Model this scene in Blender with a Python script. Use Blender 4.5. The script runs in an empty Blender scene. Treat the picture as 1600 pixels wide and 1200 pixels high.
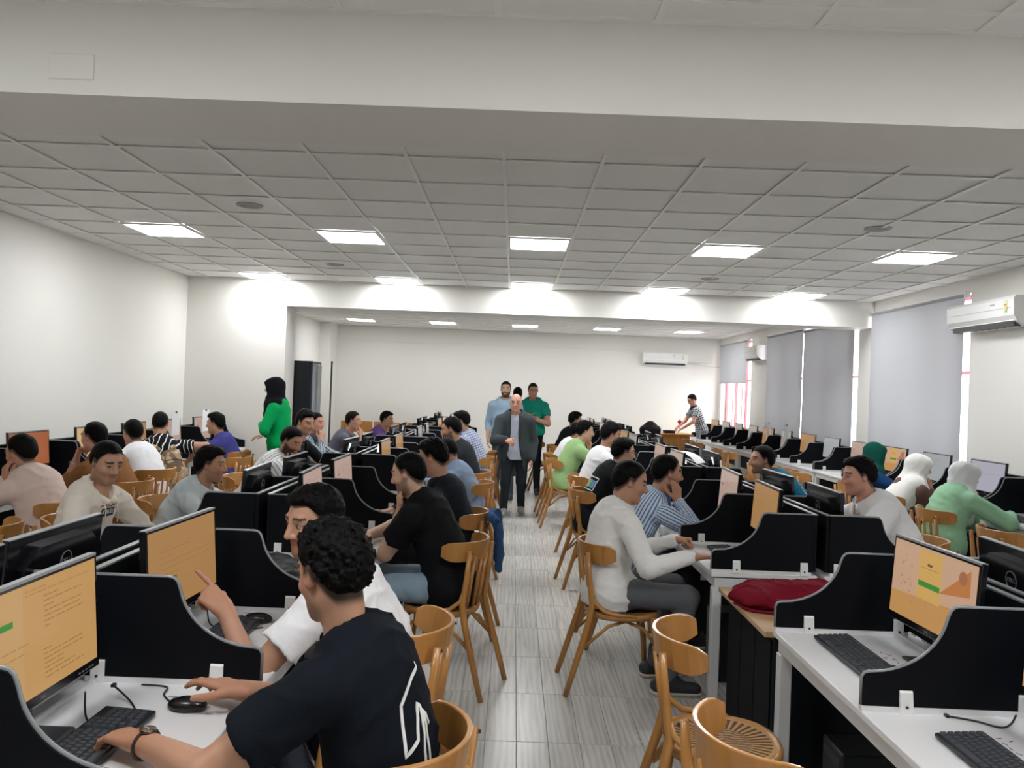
import bpy, math, random
import numpy as np
from mathutils import Vector, Matrix
from mathutils.bvhtree import BVHTree

SC = bpy.context.scene
COL = SC.collection
random.seed(7)
PI = math.pi

# ------------------------------------------------------------------ camera, light, exposure
def camera():
    p, y, r = .0069, -.0030, .0378
    cp, sp, cy, sy = math.cos(p), math.sin(p), math.cos(y), math.sin(y)
    f = Vector((sy*cp, cy*cp, sp)); rt = Vector((cy, -sy, 0)); up = rt.cross(f)
    cr, sr = math.cos(r), math.sin(r)
    rt2 = rt*cr + up*sr; up2 = up*cr - rt*sr
    cam = bpy.data.cameras.new('camera'); cam.sensor_width = 36; cam.lens = 1214/1600*36
    cam.clip_start = .05
    o = bpy.data.objects.new('camera', cam); COL.objects.link(o)
    m = Matrix((rt2, up2, -f)).transposed().to_4x4(); m.translation = (0, 0, 1.70)
    o.matrix_world = m; SC.camera = o
camera()
PANEL_POWER = 26.0
SC.view_settings.view_transform = 'Standard'; SC.view_settings.look = 'None'
SC.view_settings.gamma = 1; SC.view_settings.use_curve_mapping = False
SC.view_settings.exposure = .12
cy_ = SC.cycles; cy_.max_bounces = 6; cy_.diffuse_bounces = 4; cy_.adaptive_threshold = .02; cy_.glossy_bounces = 2; cy_.transmission_bounces = 2; cy_.transparent_max_bounces = 4
w = bpy.data.worlds.new('sky'); SC.world = w; w.use_nodes = True
bg = w.node_tree.nodes['Background']; bg.inputs[0].default_value = (.92, .95, 1, 1); bg.inputs[1].default_value = 7.0
sun = bpy.data.lights.new('sun', 'SUN'); sun.energy = 1.8; sun.angle = .6; sun.color = (1, .80, .52)
so = bpy.data.objects.new('sun', sun); COL.objects.link(so)
so.rotation_euler = Vector((-.80, .62, -.42)).to_track_quat('-Z', 'Y').to_euler()

# ------------------------------------------------------------------ materials
MATS = {}
def mat(name, col, rough=.5, metal=0, emit=0, bump=None, spec=.5, noise=None, attr=None, sheen=0, coat=0):
    if name in MATS: return MATS[name]
    m = bpy.data.materials.new(name); m.use_nodes = True; nt = m.node_tree; N = nt.nodes; L = nt.links
    b = N['Principled BSDF']
    b.inputs['Base Color'].default_value = (*col, 1); b.inputs['Roughness'].default_value = rough
    b.inputs['Metallic'].default_value = metal; b.inputs['Specular IOR Level'].default_value = spec
    if sheen: b.inputs['Sheen Weight'].default_value = sheen
    if coat: b.inputs['Coat Weight'].default_value = coat
    if emit:
        b.inputs['Emission Color'].default_value = (*col, 1); b.inputs['Emission Strength'].default_value = emit
    if attr:
        a = N.new('ShaderNodeAttribute'); a.attribute_name = attr; L.new(a.outputs['Color'], b.inputs['Base Color'])
    tc = N.new('ShaderNodeTexCoord')
    if noise:      # (scale, amount, stretch xyz)
        sc_, am, st = noise
        mp = N.new('ShaderNodeMapping'); mp.inputs['Scale'].default_value = st; L.new(tc.outputs['Object'], mp.inputs[0])
        n = N.new('ShaderNodeTexNoise'); n.inputs['Scale'].default_value = sc_; n.inputs['Detail'].default_value = 4
        L.new(mp.outputs[0], n.inputs[0])
        r = N.new('ShaderNodeValToRGB'); r.color_ramp.elements[0].position = .3; r.color_ramp.elements[1].position = .7
        r.color_ramp.elements[0].color = tuple(c*(1-am) for c in col)+(1,); r.color_ramp.elements[1].color = tuple(min(1, c*(1+am)) for c in col)+(1,)
        L.new(n.outputs[0], r.inputs[0]); L.new(r.outputs[0], b.inputs['Base Color'])
    if bump:       # (scale, strength, distance)
        n = N.new('ShaderNodeTexNoise'); n.inputs['Scale'].default_value = bump[0]; n.inputs['Detail'].default_value = 3
        L.new(tc.outputs['Object'], n.inputs[0])
        bp = N.new('ShaderNodeBump'); bp.inputs['Strength'].default_value = bump[1]; bp.inputs['Distance'].default_value = bump[2]
        L.new(n.outputs[0], bp.inputs['Height']); L.new(bp.outputs[0], b.inputs['Normal'])
    MATS[name] = m
    return m

def nodes_of(m): return m.node_tree.nodes, m.node_tree.links, m.node_tree.nodes['Principled BSDF']

# ------------------------------------------------------------------ mesh building
class MB:
    def __init__(s): s.v = []; s.f = []; s.m = []; s.sm = []
    def add(s, vs, fs, mi=0, smooth=False, M=None):
        o = len(s.v)
        s.v += [tuple(M @ Vector(p)) if M is not None else tuple(p) for p in vs]
        s.f += [tuple(i+o for i in f) for f in fs]; s.m += [mi]*len(fs); s.sm += [smooth]*len(fs)
        return s
    def box(s, lo, hi, mi=0, M=None, bev=0):
        (x0, y0, z0), (x1, y1, z1) = lo, hi
        if not bev:
            v = [(x0,y0,z0),(x1,y0,z0),(x1,y1,z0),(x0,y1,z0),(x0,y0,z1),(x1,y0,z1),(x1,y1,z1),(x0,y1,z1)]
            return s.add(v, [(3,2,1,0),(4,5,6,7),(0,1,5,4),(1,2,6,5),(2,3,7,6),(3,0,4,7)], mi, False, M)
        b = bev; v = []; f = []
        # chamfered box: 24 verts
        X = (x0, x1); Y = (y0, y1); Z = (z0, z1); idx = {}
        for i in (0,1):
            for j in (0,1):
                for k in (0,1):
                    sx, sy, sz = (1-2*i)*b, (1-2*j)*b, (1-2*k)*b
                    for a, p in enumerate(((X[i], Y[j]+sy, Z[k]+sz), (X[i]+sx, Y[j], Z[k]+sz), (X[i]+sx, Y[j]+sy, Z[k]))):
                        idx[i,j,k,a] = len(v); v.append(p)
        q = lambda *t: f.append(tuple(idx[e] for e in t))
        q((0,0,0,0),(0,0,1,0),(0,1,1,0),(0,1,0,0)); q((1,0,0,0),(1,1,0,0),(1,1,1,0),(1,0,1,0))
        q((0,0,0,1),(1,0,0,1),(1,0,1,1),(0,0,1,1)); q((0,1,0,1),(0,1,1,1),(1,1,1,1),(1,1,0,1))
        q((0,0,0,2),(0,1,0,2),(1,1,0,2),(1,0,0,2)); q((0,0,1,2),(1,0,1,2),(1,1,1,2),(0,1,1,2))
        for i in (0,1):
            for j in (0,1): q((i,j,0,0),(i,j,0,1),(i,j,1,1),(i,j,1,0))
        for i in (0,1):
            for k in (0,1): q((i,0,k,0),(i,0,k,2),(i,1,k,2),(i,1,k,0))
        for j in (0,1):
            for k in (0,1): q((0,j,k,1),(0,j,k,2),(1,j,k,2),(1,j,k,1))
        for i in (0,1):
            for j in (0,1):
                for k in (0,1): q((i,j,k,0),(i,j,k,1),(i,j,k,2))
        return s.add(v, f, mi, False, M)
    def tube(s, path, r, n=8, mi=0, cap=True, flat=None, M=None, closed=False):
        P = [Vector(p) for p in path]; m = len(P); R = r if isinstance(r, (list, tuple)) else [r]*m
        v = []; f = []; prev = None
        for i, p in enumerate(P):
            if closed: t = P[(i+1) % m]-P[i-1]
            else: t = P[min(i+1, m-1)]-P[max(i-1, 0)]
            t.normalize()
            if prev is None:
                a = Vector((0,0,1)) if abs(t.z) < .9 else Vector((1,0,0)); a = (a-t*a.dot(t)).normalized()
            else: a = (prev-t*prev.dot(t)).normalized()
            prev = a; b = t.cross(a)
            for k in range(n):
                an = 2*PI*k/n; fa, fb = flat or (1, 1)
                v.append(p+(a*math.cos(an)*fa+b*math.sin(an)*fb)*R[i])
        for i in range(m if closed else m-1):
            for k in range(n):
                j = (i+1) % m
                f.append((i*n+k, i*n+(k+1) % n, j*n+(k+1) % n, j*n+k))
        if cap and not closed: f += [tuple(range(n))[::-1], tuple((m-1)*n+k for k in range(n))]
        return s.add(v, f, mi, True, M)
    def prism(s, poly, lo, hi, axis=2, mi=0, M=None):
        # poly: 2-D points in the two other axes order (x,y,z without axis); ngon caps
        def p3(p, h):
            l = list(p); l.insert(axis, h); return tuple(l)
        n = len(poly); v = [p3(p, lo) for p in poly]+[p3(p, hi) for p in poly]
        f = [tuple(range(n))[::-1], tuple(range(n, 2*n))]+[(i, (i+1) % n, n+(i+1) % n, n+i) for i in range(n)]
        return s.add(v, f, mi, False, M)
    def lathe(s, prof, n=20, mi=0, M=None, smooth=True):
        v = []; f = []; m = len(prof)
        for r, z in prof:
            for k in range(n): v.append((r*math.cos(2*PI*k/n), r*math.sin(2*PI*k/n), z))
        for i in range(m-1):
            for k in range(n): f.append((i*n+k, i*n+(k+1) % n, (i+1)*n+(k+1) % n, (i+1)*n+k))
        f += [tuple(range(n))[::-1], tuple((m-1)*n+k for k in range(n))]
        return s.add(v, f, mi, smooth, M)
    def mesh(s, name, mats, fixn=True):
        me = bpy.data.meshes.new(name); me.from_pydata(s.v, [], s.f)
        ml = mats if isinstance(mats, (list, tuple)) else [mats]
        for m in ml: me.materials.append(m)
        me.polygons.foreach_set('material_index', s.m); me.polygons.foreach_set('use_smooth', s.sm)
        if fixn:
            import bmesh
            bm = bmesh.new(); bm.from_mesh(me); bmesh.ops.recalc_face_normals(bm, faces=bm.faces); bm.to_mesh(me); bm.free()
        me.update(); return me
    def build(s, name, mats, parent=None, **tags):
        return link(name, s.mesh(name, mats), parent, **tags)

def link(name, me, parent=None, loc=None, rz=None, label=None, cat=None, group=None, kind=None):
    o = bpy.data.objects.new(name, me); COL.objects.link(o)
    if parent is not None: o.parent = parent
    if loc is not None: o.location = loc
    if rz is not None: o.rotation_euler = (0, 0, rz)
    tag(o, label, cat, group, kind); return o
def tag(o, label=None, cat=None, group=None, kind=None):
    if label: o['label'] = label
    if cat: o['category'] = cat
    if group: o['group'] = group
    if kind: o['kind'] = kind
    return o
def empty(name, loc=(0,0,0), rz=0, **t):
    o = bpy.data.objects.new(name, None); COL.objects.link(o); o.location = loc; o.rotation_euler = (0, 0, rz)
    o.empty_display_size = .05
    return tag(o, **t)
def copy_tree(o, parent=None):
    c = o.copy(); COL.objects.link(c)
    if parent is not None: c.parent = parent
    for ch in list(o.children): copy_tree(ch, c)
    return c
KIDS = {}
def place(proto, used, loc, rz, **t):
    """first call moves the prototype itself, later calls copy it with its parts"""
    if not used.get(proto.name): used[proto.name] = 1; o = proto
    else: o = copy_tree(proto)
    o.location = loc; o.rotation_euler = (0, 0, rz)
    for k in ('label', 'category', 'group'):
        if k in o: del o[k]
    tag(o, **t); return o
ORD = ['nearest', 'second', 'third', 'fourth', 'fifth', 'sixth', 'seventh', 'eighth', 'ninth', 'tenth', 'eleventh', 'twelfth', 'thirteenth', 'fourteenth']

# ------------------------------------------------------------------ implicit surfaces (bodies, clothes, bags)
def A(p): return np.array(p, dtype=np.float32)
def cone(a, b, r1, r2=None, k=.02, fd=None, fs=1., op='u'):
    return ('c', A(a), A(b), float(r1), float(r1 if r2 is None else r2), k, None if fd is None else A(fd), fs, op)
def cuff(a, b, r1, r2=None, k=.02):            # a round cone cut flat at b
    return ('k', A(a), A(b), float(r1), float(r1 if r2 is None else r2), k, None, 1., 'u')
def ell(c, rad, k=.02, R=None, op='u'):
    return ('e', A(c), A(rad), None if R is None else A(R), k, op)
def plane(p, n, k=.004):                       # removes the side n points to
    return ('p', A(p), A(n)/np.linalg.norm(n), k, 's')
def ev1(pr, P):
    if pr[0] == 'c':
        _, a, b, r1, r2, k, fd, fs, op = pr
        ba = b-a; q = P-a; l2 = float(ba@ba)+1e-9
        t = np.clip(q@ba/l2, 0, 1); e = q-t[:, None]*ba
        if fd is not None: e = e+(e@fd*(1/fs-1))[:, None]*fd
        d = np.sqrt(np.einsum('ij,ij->i', e, e))-(r1+(r2-r1)*t)
        return d*fs if fd is not None else d
    if pr[0] == 'k':
        ax = (pr[2]-pr[1])/np.linalg.norm(pr[2]-pr[1])
        return np.maximum(ev1(('c',)+pr[1:2]+(pr[2]+ax*.05,)+pr[3:], P), (P-pr[2])@ax)
    if pr[0] == 'e':
        _, c, rad, R, k, op = pr
        q = P-c
        if R is not None: q = q@R              # columns of R are local axes
        u = q/rad; k0 = np.sqrt(np.einsum('ij,ij->i', u, u)); u = u/rad
        k1 = np.sqrt(np.einsum('ij,ij->i', u, u))+1e-6
        return k0*(k0-1)/k1
    _, c, n, k, op = pr
    return -(P-c)@n
def evs(prims, P):
    d = None
    for pr in prims:
        e = ev1(pr, P)
        k = pr[5] if pr[0] in 'ck' else pr[4] if pr[0] == 'e' else pr[3]
        if d is None: d = e; continue
        if pr[-1] == 'u':
            h = np.maximum(k-np.abs(d-e), 0)/k; d = np.minimum(d, e)-h*h*k*.25
        else:
            e = -e; h = np.maximum(k-np.abs(d-e), 0)/k; d = np.maximum(d, e)+h*h*k*.25
    return d
EDG = [(0,1),(2,3),(4,5),(6,7),(0,2),(1,3),(4,6),(5,7),(0,4),(1,5),(2,6),(3,7)]
def polygonise(fn, lo, hi, h, slack=.02):
    B = 6; lo = A(lo); n = np.maximum(1, np.ceil((A(hi)-lo)/h/B).astype(int)); N = n*B+1
    g = [lo[i]+h*B*(np.arange(n[i])+.5) for i in range(3)]
    C = np.stack(np.meshgrid(*g, indexing='ij'), -1).reshape(-1, 3).astype(np.float32)
    dc = fn(C).reshape(n)
    act = np.abs(dc) < h*B*.87+slack
    full = np.repeat(np.repeat(np.repeat(dc, B, 0), B, 1), B, 2)
    val = np.empty(N, np.float32); val[:-1, :-1, :-1] = full
    val[-1] = val[-2]; val[:, -1] = val[:, -2]; val[:, :, -1] = val[:, :, -2]
    mk = np.zeros(N, bool)
    ac = np.argwhere(act)
    for i, j, k in ac: mk[i*B:i*B+B+1, j*B:j*B+B+1, k*B:k*B+B+1] = True
    ii = np.argwhere(mk); P = (lo+ii*h).astype(np.float32)
    out = np.empty(len(P), np.float32)
    for s in range(0, len(P), 60000): out[s:s+60000] = fn(P[s:s+60000])
    val[mk] = out
    v8 = [val[x:N[0]-1+x, y:N[1]-1+y, z:N[2]-1+z] < 0 for z in (0,1) for y in (0,1) for x in (0,1)]
    cnt = sum(v.astype(np.int8) for v in v8)
    cell = (cnt > 0) & (cnt < 8)
    ci = np.argwhere(cell)
    if not len(ci): return np.zeros((0,3)), np.zeros((0,4), int)
    offs = np.array([(x,y,z) for z in (0,1) for y in (0,1) for x in (0,1)])
    cv = np.stack([val[ci[:,0]+o[0], ci[:,1]+o[1], ci[:,2]+o[2]] for o in offs], 1)
    acc = np.zeros((len(ci), 3)); num = np.zeros(len(ci))
    for a, b in EDG:
        m = (cv[:,a] < 0) != (cv[:,b] < 0); t = cv[m,a]/(cv[m,a]-cv[m,b])
        acc[m] += offs[a]+t[:,None]*(offs[b]-offs[a]); num[m] += 1
    V = lo+h*(ci+acc/num[:,None])
    idx = -np.ones(cell.shape, np.int64); idx[cell] = np.arange(len(ci))
    Q = []
    ins = val < 0
    for ax in range(3):
        s0 = [slice(1,-1)]*3; s1 = [slice(1,-1)]*3
        s0[ax] = slice(0,-1); s1[ax] = slice(1,None)
        a = ins[tuple(s0)]; b = ins[tuple(s1)]
        e = np.argwhere(a != b); up = a[a != b]
        base = e+1; base[:, ax] -= 1
        u, w_ = [(1,2),(2,0),(0,1)][ax]
        def at(du, dw):
            c = base.copy(); c[:,u] += du; c[:,w_] += dw; return idx[c[:,0], c[:,1], c[:,2]]
        q = np.stack([at(-1,-1), at(0,-1), at(0,0), at(-1,0)], 1)
        q[~up] = q[~up][:, ::-1]
        Q.append(q)
    Q = np.concatenate(Q); Q = Q[(Q >= 0).all(1)]
    return V, Q
def bounds(prims, pad):
    lo = np.full(3, 1e9); hi = -lo
    for pr in prims:
        if pr[-1] != 'u': continue
        if pr[0] in 'ck':
            r = max(pr[3], pr[4]); pts = [pr[1]-r, pr[1]+r, pr[2]-r, pr[2]+r]
        else:
            r = float(np.max(pr[2])); pts = [pr[1]-r, pr[1]+r]
        for q in pts: lo = np.minimum(lo, q); hi = np.maximum(hi, q)
    return lo-pad, hi+pad
def wob(P, s, seed=0.):
    x, y, z = (P*s).T
    return (np.sin(1.7*x+2.1*y+.6*z+seed)+np.sin(-1.1*x+1.3*y+2.3*z+2*seed)+np.sin(2.2*x-1.9*y+1.4*z+3+seed)+.6*np.sin(3.9*x+3.1*y-4.1*z+seed))/3.6
def vnoise(P, s, seed=0):
    q = P*s+seed*3.7; i = np.floor(q).astype(np.int64); f = q-i; f = f*f*(3-2*f); out = 0
    for dx in (0, 1):
        for dy in (0, 1):
            for dz in (0, 1):
                n = (i[:,0]+dx)*73856093 ^ (i[:,1]+dy)*19349663 ^ (i[:,2]+dz)*83492791
                n = (n*(n*n*15731+789221)+1376312589) & 0x7fffffff
                w_ = (f[:,0] if dx else 1-f[:,0])*(f[:,1] if dy else 1-f[:,1])*(f[:,2] if dz else 1-f[:,2])
                out = out+w_*(n/1073741824.-1)
    return out.astype(np.float32)
def skin_mesh(prims, h, disp=None, slack=.02):
    lo, hi = bounds(prims, 2.5*h+(.02 if disp else .004))
    fn = (lambda P: evs(prims, P)+disp(P)) if disp else (lambda P: evs(prims, P))
    return polygonise(fn, lo, hi, h, slack)
def raw_mesh(name, V, Q, mats, cols=None, st=None, mi=None):
    me = bpy.data.meshes.new(name); nv, nf = len(V), len(Q)
    me.vertices.add(nv); me.vertices.foreach_set('co', np.ascontiguousarray(V, np.float32).ravel())
    me.loops.add(nf*4); me.loops.foreach_set('vertex_index', np.ascontiguousarray(Q, np.int32).ravel())
    me.polygons.add(nf); me.polygons.foreach_set('loop_start', np.arange(nf, dtype=np.int32)*4)
    me.polygons.foreach_set('use_smooth', np.ones(nf, bool))
    for m in (mats if isinstance(mats, (list, tuple)) else [mats]): me.materials.append(m)
    if cols is not None:
        a = me.attributes.new('Col', 'FLOAT_COLOR', 'POINT')
        a.data.foreach_set('color', np.concatenate([cols, np.ones((nv,1))], 1).astype(np.float32).ravel())
    if st is not None:
        a = me.attributes.new('st', 'FLOAT_VECTOR', 'POINT'); a.data.foreach_set('vector', np.asarray(st, np.float32).ravel())
    if mi is not None: me.polygons.foreach_set('material_index', np.asarray(mi, np.int32))
    me.update(); me.validate(); return me
# ================================================================== THE ROOM
CZ = 3.10; XL, XR = -4.59, 4.96; YB = 18.85; Y0 = -4.0
M_wall = mat('wall_paint', (.81, .795, .75), .55, bump=(3, .15, .01))
M_ceil = mat('ceiling_tile', (.83, .83, .80), .6, bump=(220, .25, .002))
M_void = mat('ceiling_void', (.12, .12, .12), .9)
M_bar = mat('ceiling_bar', (.85, .85, .82), .35)
M_panel = mat('light_panel', (.97, .985, 1), .5, emit=PANEL_POWER)
M_white = mat('white_plastic', (.80, .80, .79), .35)
M_pink = mat('pink_window_frame', (.62, .17, .19), .4)
M_dark = mat('dark_plastic', (.012, .013, .015), .4)

def struct(name, lo, hi, m, parent=None, bev=0):
    return MB().box(lo, hi, 0, None, bev).build(name, m, parent, kind=None if parent else 'structure')

# floor: planks 0.15 x 0.60 m, every one in the seen aisle its own piece
M_grout = mat('grout', (.33, .32, .30), .8)
floor = struct('floor', (XL-.1, Y0, -.06), (XR+.1, YB+.1, -.004), M_grout)
def wood_tile(name):
    m = mat(name, (.6, .58, .55), .25, spec=.4)
    N, L, b = nodes_of(m)
    oi = N.new('ShaderNodeObjectInfo'); tc = N.new('ShaderNodeTexCoord')
    geo = N.new('ShaderNodeNewGeometry')
    add = N.new('ShaderNodeVectorMath'); add.operation = 'MULTIPLY_ADD'
    add.inputs[1].default_value = (1, 1, 1)
    comb = N.new('ShaderNodeCombineXYZ')
    ml = N.new('ShaderNodeMath'); ml.operation = 'MULTIPLY'; ml.inputs[1].default_value = 37
    L.new(oi.outputs['Random'], ml.inputs[0]); L.new(ml.outputs[0], comb.inputs[0]); L.new(ml.outputs[0], comb.inputs[1])
    L.new(geo.outputs['Position'], add.inputs[0]); L.new(comb.outputs[0], add.inputs[2])
    mp = N.new('ShaderNodeMapping'); mp.inputs['Scale'].default_value = (30, 2.2, 1); L.new(add.outputs[0], mp.inputs[0])
    n = N.new('ShaderNodeTexNoise'); n.inputs['Scale'].default_value = 1; n.inputs['Detail'].default_value = 5; n.inputs['Distortion'].default_value = .8
    L.new(mp.outputs[0], n.inputs[0])
    mp2 = N.new('ShaderNodeMapping'); mp2.inputs['Scale'].default_value = (9, 1.1, 1); L.new(add.outputs[0], mp2.inputs[0])
    wv = N.new('ShaderNodeTexWave'); wv.inputs['Scale'].default_value = 1.1; wv.inputs['Distortion'].default_value = 7; wv.inputs['Detail'].default_value = 2
    L.new(mp2.outputs[0], wv.inputs[0])
    mx = N.new('ShaderNodeMath'); mx.operation = 'MULTIPLY_ADD'; mx.inputs[1].default_value = .3; L.new(wv.outputs[0], mx.inputs[0]); L.new(n.outputs[0], mx.inputs[2])
    r = N.new('ShaderNodeValToRGB'); e = r.color_ramp.elements
    e[0].position = .35; e[0].color = (.44, .425, .395, 1); e[1].position = .80; e[1].color = (.61, .595, .56, 1)
    L.new(mx.outputs[0], r.inputs[0])
    hs = N.new('ShaderNodeMixRGB'); hs.blend_type = 'MULTIPLY'; hs.inputs[0].default_value = 1
    rr = N.new('ShaderNodeMapRange'); rr.inputs[3].default_value = .90; rr.inputs[4].default_value = 1.08
    L.new(oi.outputs['Random'], rr.inputs[0]); L.new(r.outputs[0], hs.inputs[1]); L.new(rr.outputs[0], hs.inputs[2])
    L.new(hs.outputs[0], b.inputs['Base Color']); return m
M_tile = wood_tile('wood_look_tile')
PW, PLN, G = .1528, .5985, .0016
plank = MB().box((G, G, -.006), (PW-G, PLN-G, 0), 0, None, .0012).mesh('floor_plank', M_tile)
cands = []
for i in range(-40, 40):
    for j in range(-9, 28):
        x = .0745+i*PW; y = 3.768+j*PLN
        if x < XL-.05 or x > XR or y > YB-.2: continue
        seen = (y > 2.6) and (-.9 < x < 2.0) and y < 12.4
        cands.append((x, y, (y-3.2)**2*.25+(x-.3)**2 if seen else 1e6))
cands.sort(key=lambda c: c[2])
for x, y, s in cands[:296]: link('floor_plank', plank, floor, (x, y, 0))
rest = MB()
for x, y, s in cands[296:]: rest.box((x+G, y+G, -.006), (x+PW-G, y+PLN-G, 0))
rest.build('floor_planks', M_tile, floor, kind='stuff')

# walls
struct('wall_left', (XL-.2, Y0, 0), (XL, YB+.2, CZ+.3), M_wall)
struct('wall_back', (XL-.2, YB, 0), (XR+.25, YB+.2, CZ+.3), M_wall)
struct('trim_1', (XL, YB-.03, 2.75), (3.0, YB, CZ), M_wall)
struct('wall_front', (XL-.2, Y0-.2, 0), (XR+.25, Y0, CZ+.3), M_wall)
struct('wall_partition', (XL, 10.79, 0), (-3.2, 11.25, CZ), M_wall)
struct('wall_pillar', (XL, 18.15, 0), (-4.33, YB, CZ), M_wall)
struct('beam_near', (XL, 2.92, 2.75), (XR, 3.42, CZ+.1), M_wall)
struct('beam_far', (-3.2, 10.79, 2.742), (XR, 11.25, CZ+.1), M_wall)
WIN = [(-3.0, -1.2, .95, 2.5), (8.5, 10.78, .95, 2.95), (11.25, 15.2, .95, 2.93), (16.32, 18.65, 1.0, 2.95)]  # first opening: unseen window added behind the camera to brighten the near bay
wr = MB(); ya = Y0
for (a, b, z0, z1) in WIN:
    wr.box((XR, ya, 0), (XR+.25, a, CZ+.3)); wr.box((XR, a, 0), (XR+.25, b, z0)); wr.box((XR, a, z1), (XR+.25, b, CZ+.3)); ya = b
wr.box((XR, ya, 0), (XR+.25, YB+.2, CZ+.3))
wr.build('wall_right', M_wall, kind='structure')
pl = MB().box((-1.80, 2.914, 2.805), (-1.628, 2.921, 2.903), 0, None, .003)
pl.build('cover_plate', M_wall, label='white square electrical cover plate on the near ceiling beam', cat='cover plate')

# ceiling: void above, T-bars, single tiles
ceil = struct('ceiling', (XL-.1, Y0, CZ+.05), (XR+.1, YB+.1, CZ+.12), M_void)
tile = MB().box((.012, .012, .010), (.588, .588, .022)).mesh('ceiling_tile', M_ceil)
CX0 = -.114
zones = [(Y0, 2.92, 2.764-.6*12), (3.42, 10.79, 3.564-.6), (11.25, YB, 11.364-.6)]
LIGHTS = {}
def edge_tile(x0, x1, y0, y1):
    return MB().box((x0, y0, CZ+.006), (x1, y1, CZ+.018)).mesh('ceiling_tile', M_ceil)
tiles = []; bars = MB()
light_spots = [(c, 4.764+.6*r) for r in (4, 9) for c in (-6, -3, 0, 3, 6)] + [(c, 16.764) for c in (-6, -3, 0, 3, 6)] + [(c, y) for y in (.964,) for c in (-6, -3, 0, 3, 6)] + [(c, 12.564) for c in (-3, 0, 3)][:0]  # the row over the camera is unseen, added to light the near bay
lk = {(c, round(y, 2)) for c, y in light_spots}
for za, zb, ys in zones:
    y = ys
    while y < zb:
        for c in range(-8, 9):
            x = CX0+.6*c
            x0, x1, y0, y1 = max(x, XL), min(x+.6, XR), max(y, za), min(y+.6, zb)
            if x1-x0 < .03 or y1-y0 < .03: continue
            if (c, round(y, 2)) in lk: continue
            full = (x1-x0 > .599 and y1-y0 > .599)
            d = (x0+x1)**2*.02+(y0-5)**2
            seen = y0 > 2.3
            tiles.append((0 if seen else 1, d, full, x0, x1, y0, y1))
        if y > za: bars.box((XL, y-.012, CZ-.001), (XR, y+.012, CZ+.007))
        y += .6
    for c in range(-7, 9):
        x = CX0+.6*c
        bars.box((x-.012, za, CZ-.002), (x+.012, zb, CZ+.007))
    for xx in (XL, XR-.025): bars.box((xx, za, CZ-.001), (xx+.025, zb, CZ+.006))
    for yy in (za, zb-.025): bars.box((XL, yy, CZ-.001), (XR, yy+.025, CZ+.006))
tiles.sort(); many = MB()
for n, (a, d, full, x0, x1, y0, y1) in enumerate(tiles):
    if n < 298 and a == 0:
        if full: link('ceiling_tile', tile, ceil, (x0, y0, CZ))
        else: link('ceiling_tile', edge_tile(x0+.006, x1-.006, y0+.006, y1-.006), ceil)
    else: many.box((x0+.01, y0+.01, CZ+.006), (x1-.01, y1-.01, CZ+.018))
many.build('ceiling_tiles', M_ceil, ceil, kind='stuff')
bars.build('ceiling_grid', M_bar, ceil)

# light panels
lf = MB()
for a, b in (((0,0),(.58,.02)), ((0,.56),(.58,.58)), ((0,.02),(.02,.56)), ((.56,.02),(.58,.56))): lf.box((*a, -.004), (*b, .012))
lframe = lf.mesh('panel_frame', M_bar)
ldiff = MB().box((.02, .02, -.001), (.56, .56, .008)).mesh('diffuser', M_panel)
rows = {8.96: 'near middle bay row', 7.16: 'near middle bay row', 7.164: 'near middle bay row', 10.164: 'far middle bay row', 16.764: 'back wall bay'}
side = {-6: 'leftmost', -3: 'second from the left', 0: 'centre', 3: 'second from the right', 6: 'rightmost'}
for c, y in light_spots:
    rn = rows.get(round(y, 3), 'bay above the camera')
    t = empty('ceiling_light', (CX0+.6*c+.01, y+.01, CZ-.001), label=f'square white ceiling light, {side[c]}, {rn}', cat='ceiling light', group='square ceiling light panels')
    if rn == 'bay above the camera': t['label'] = f'added unseen square ceiling light {"above" if y > 0 else "behind"} the camera, {side[c]}'
    link('panel_frame', lframe, t); link('diffuser', ldiff, t)
# round ceiling speakers / vents
M_grille = mat('grille', (.42, .42, .40), .6)
rim = MB().lathe([(.001, -.008), (.085, -.008), (.10, -.005), (.105, 0), (.105, .004)], 28).mesh('rim', M_grille)
core = MB().lathe([(.001, -.0095), (.07, -.0095), (.075, -.007)], 24).mesh('grille', mat('grille_dark', (.36, .36, .34), .7))
for x, y, lb in ((-2.214+.02, 6.27, 'round grey ceiling speaker, left of the near light panels'), (2.886, 6.27, 'round grey ceiling speaker, right of the near light panels'),
              (-2.214+.02, 9.27, 'round grey ceiling speaker, left, ahead of the far light row'), (2.886-.6, 9.27, 'round grey ceiling speaker, right, ahead of the far light row')):
    t = empty('ceiling_speaker', (x, y, CZ+.006), label=lb, cat='ceiling speaker', group='round ceiling speakers')
    link('rim', rim, t); link('grille', core, t)

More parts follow.
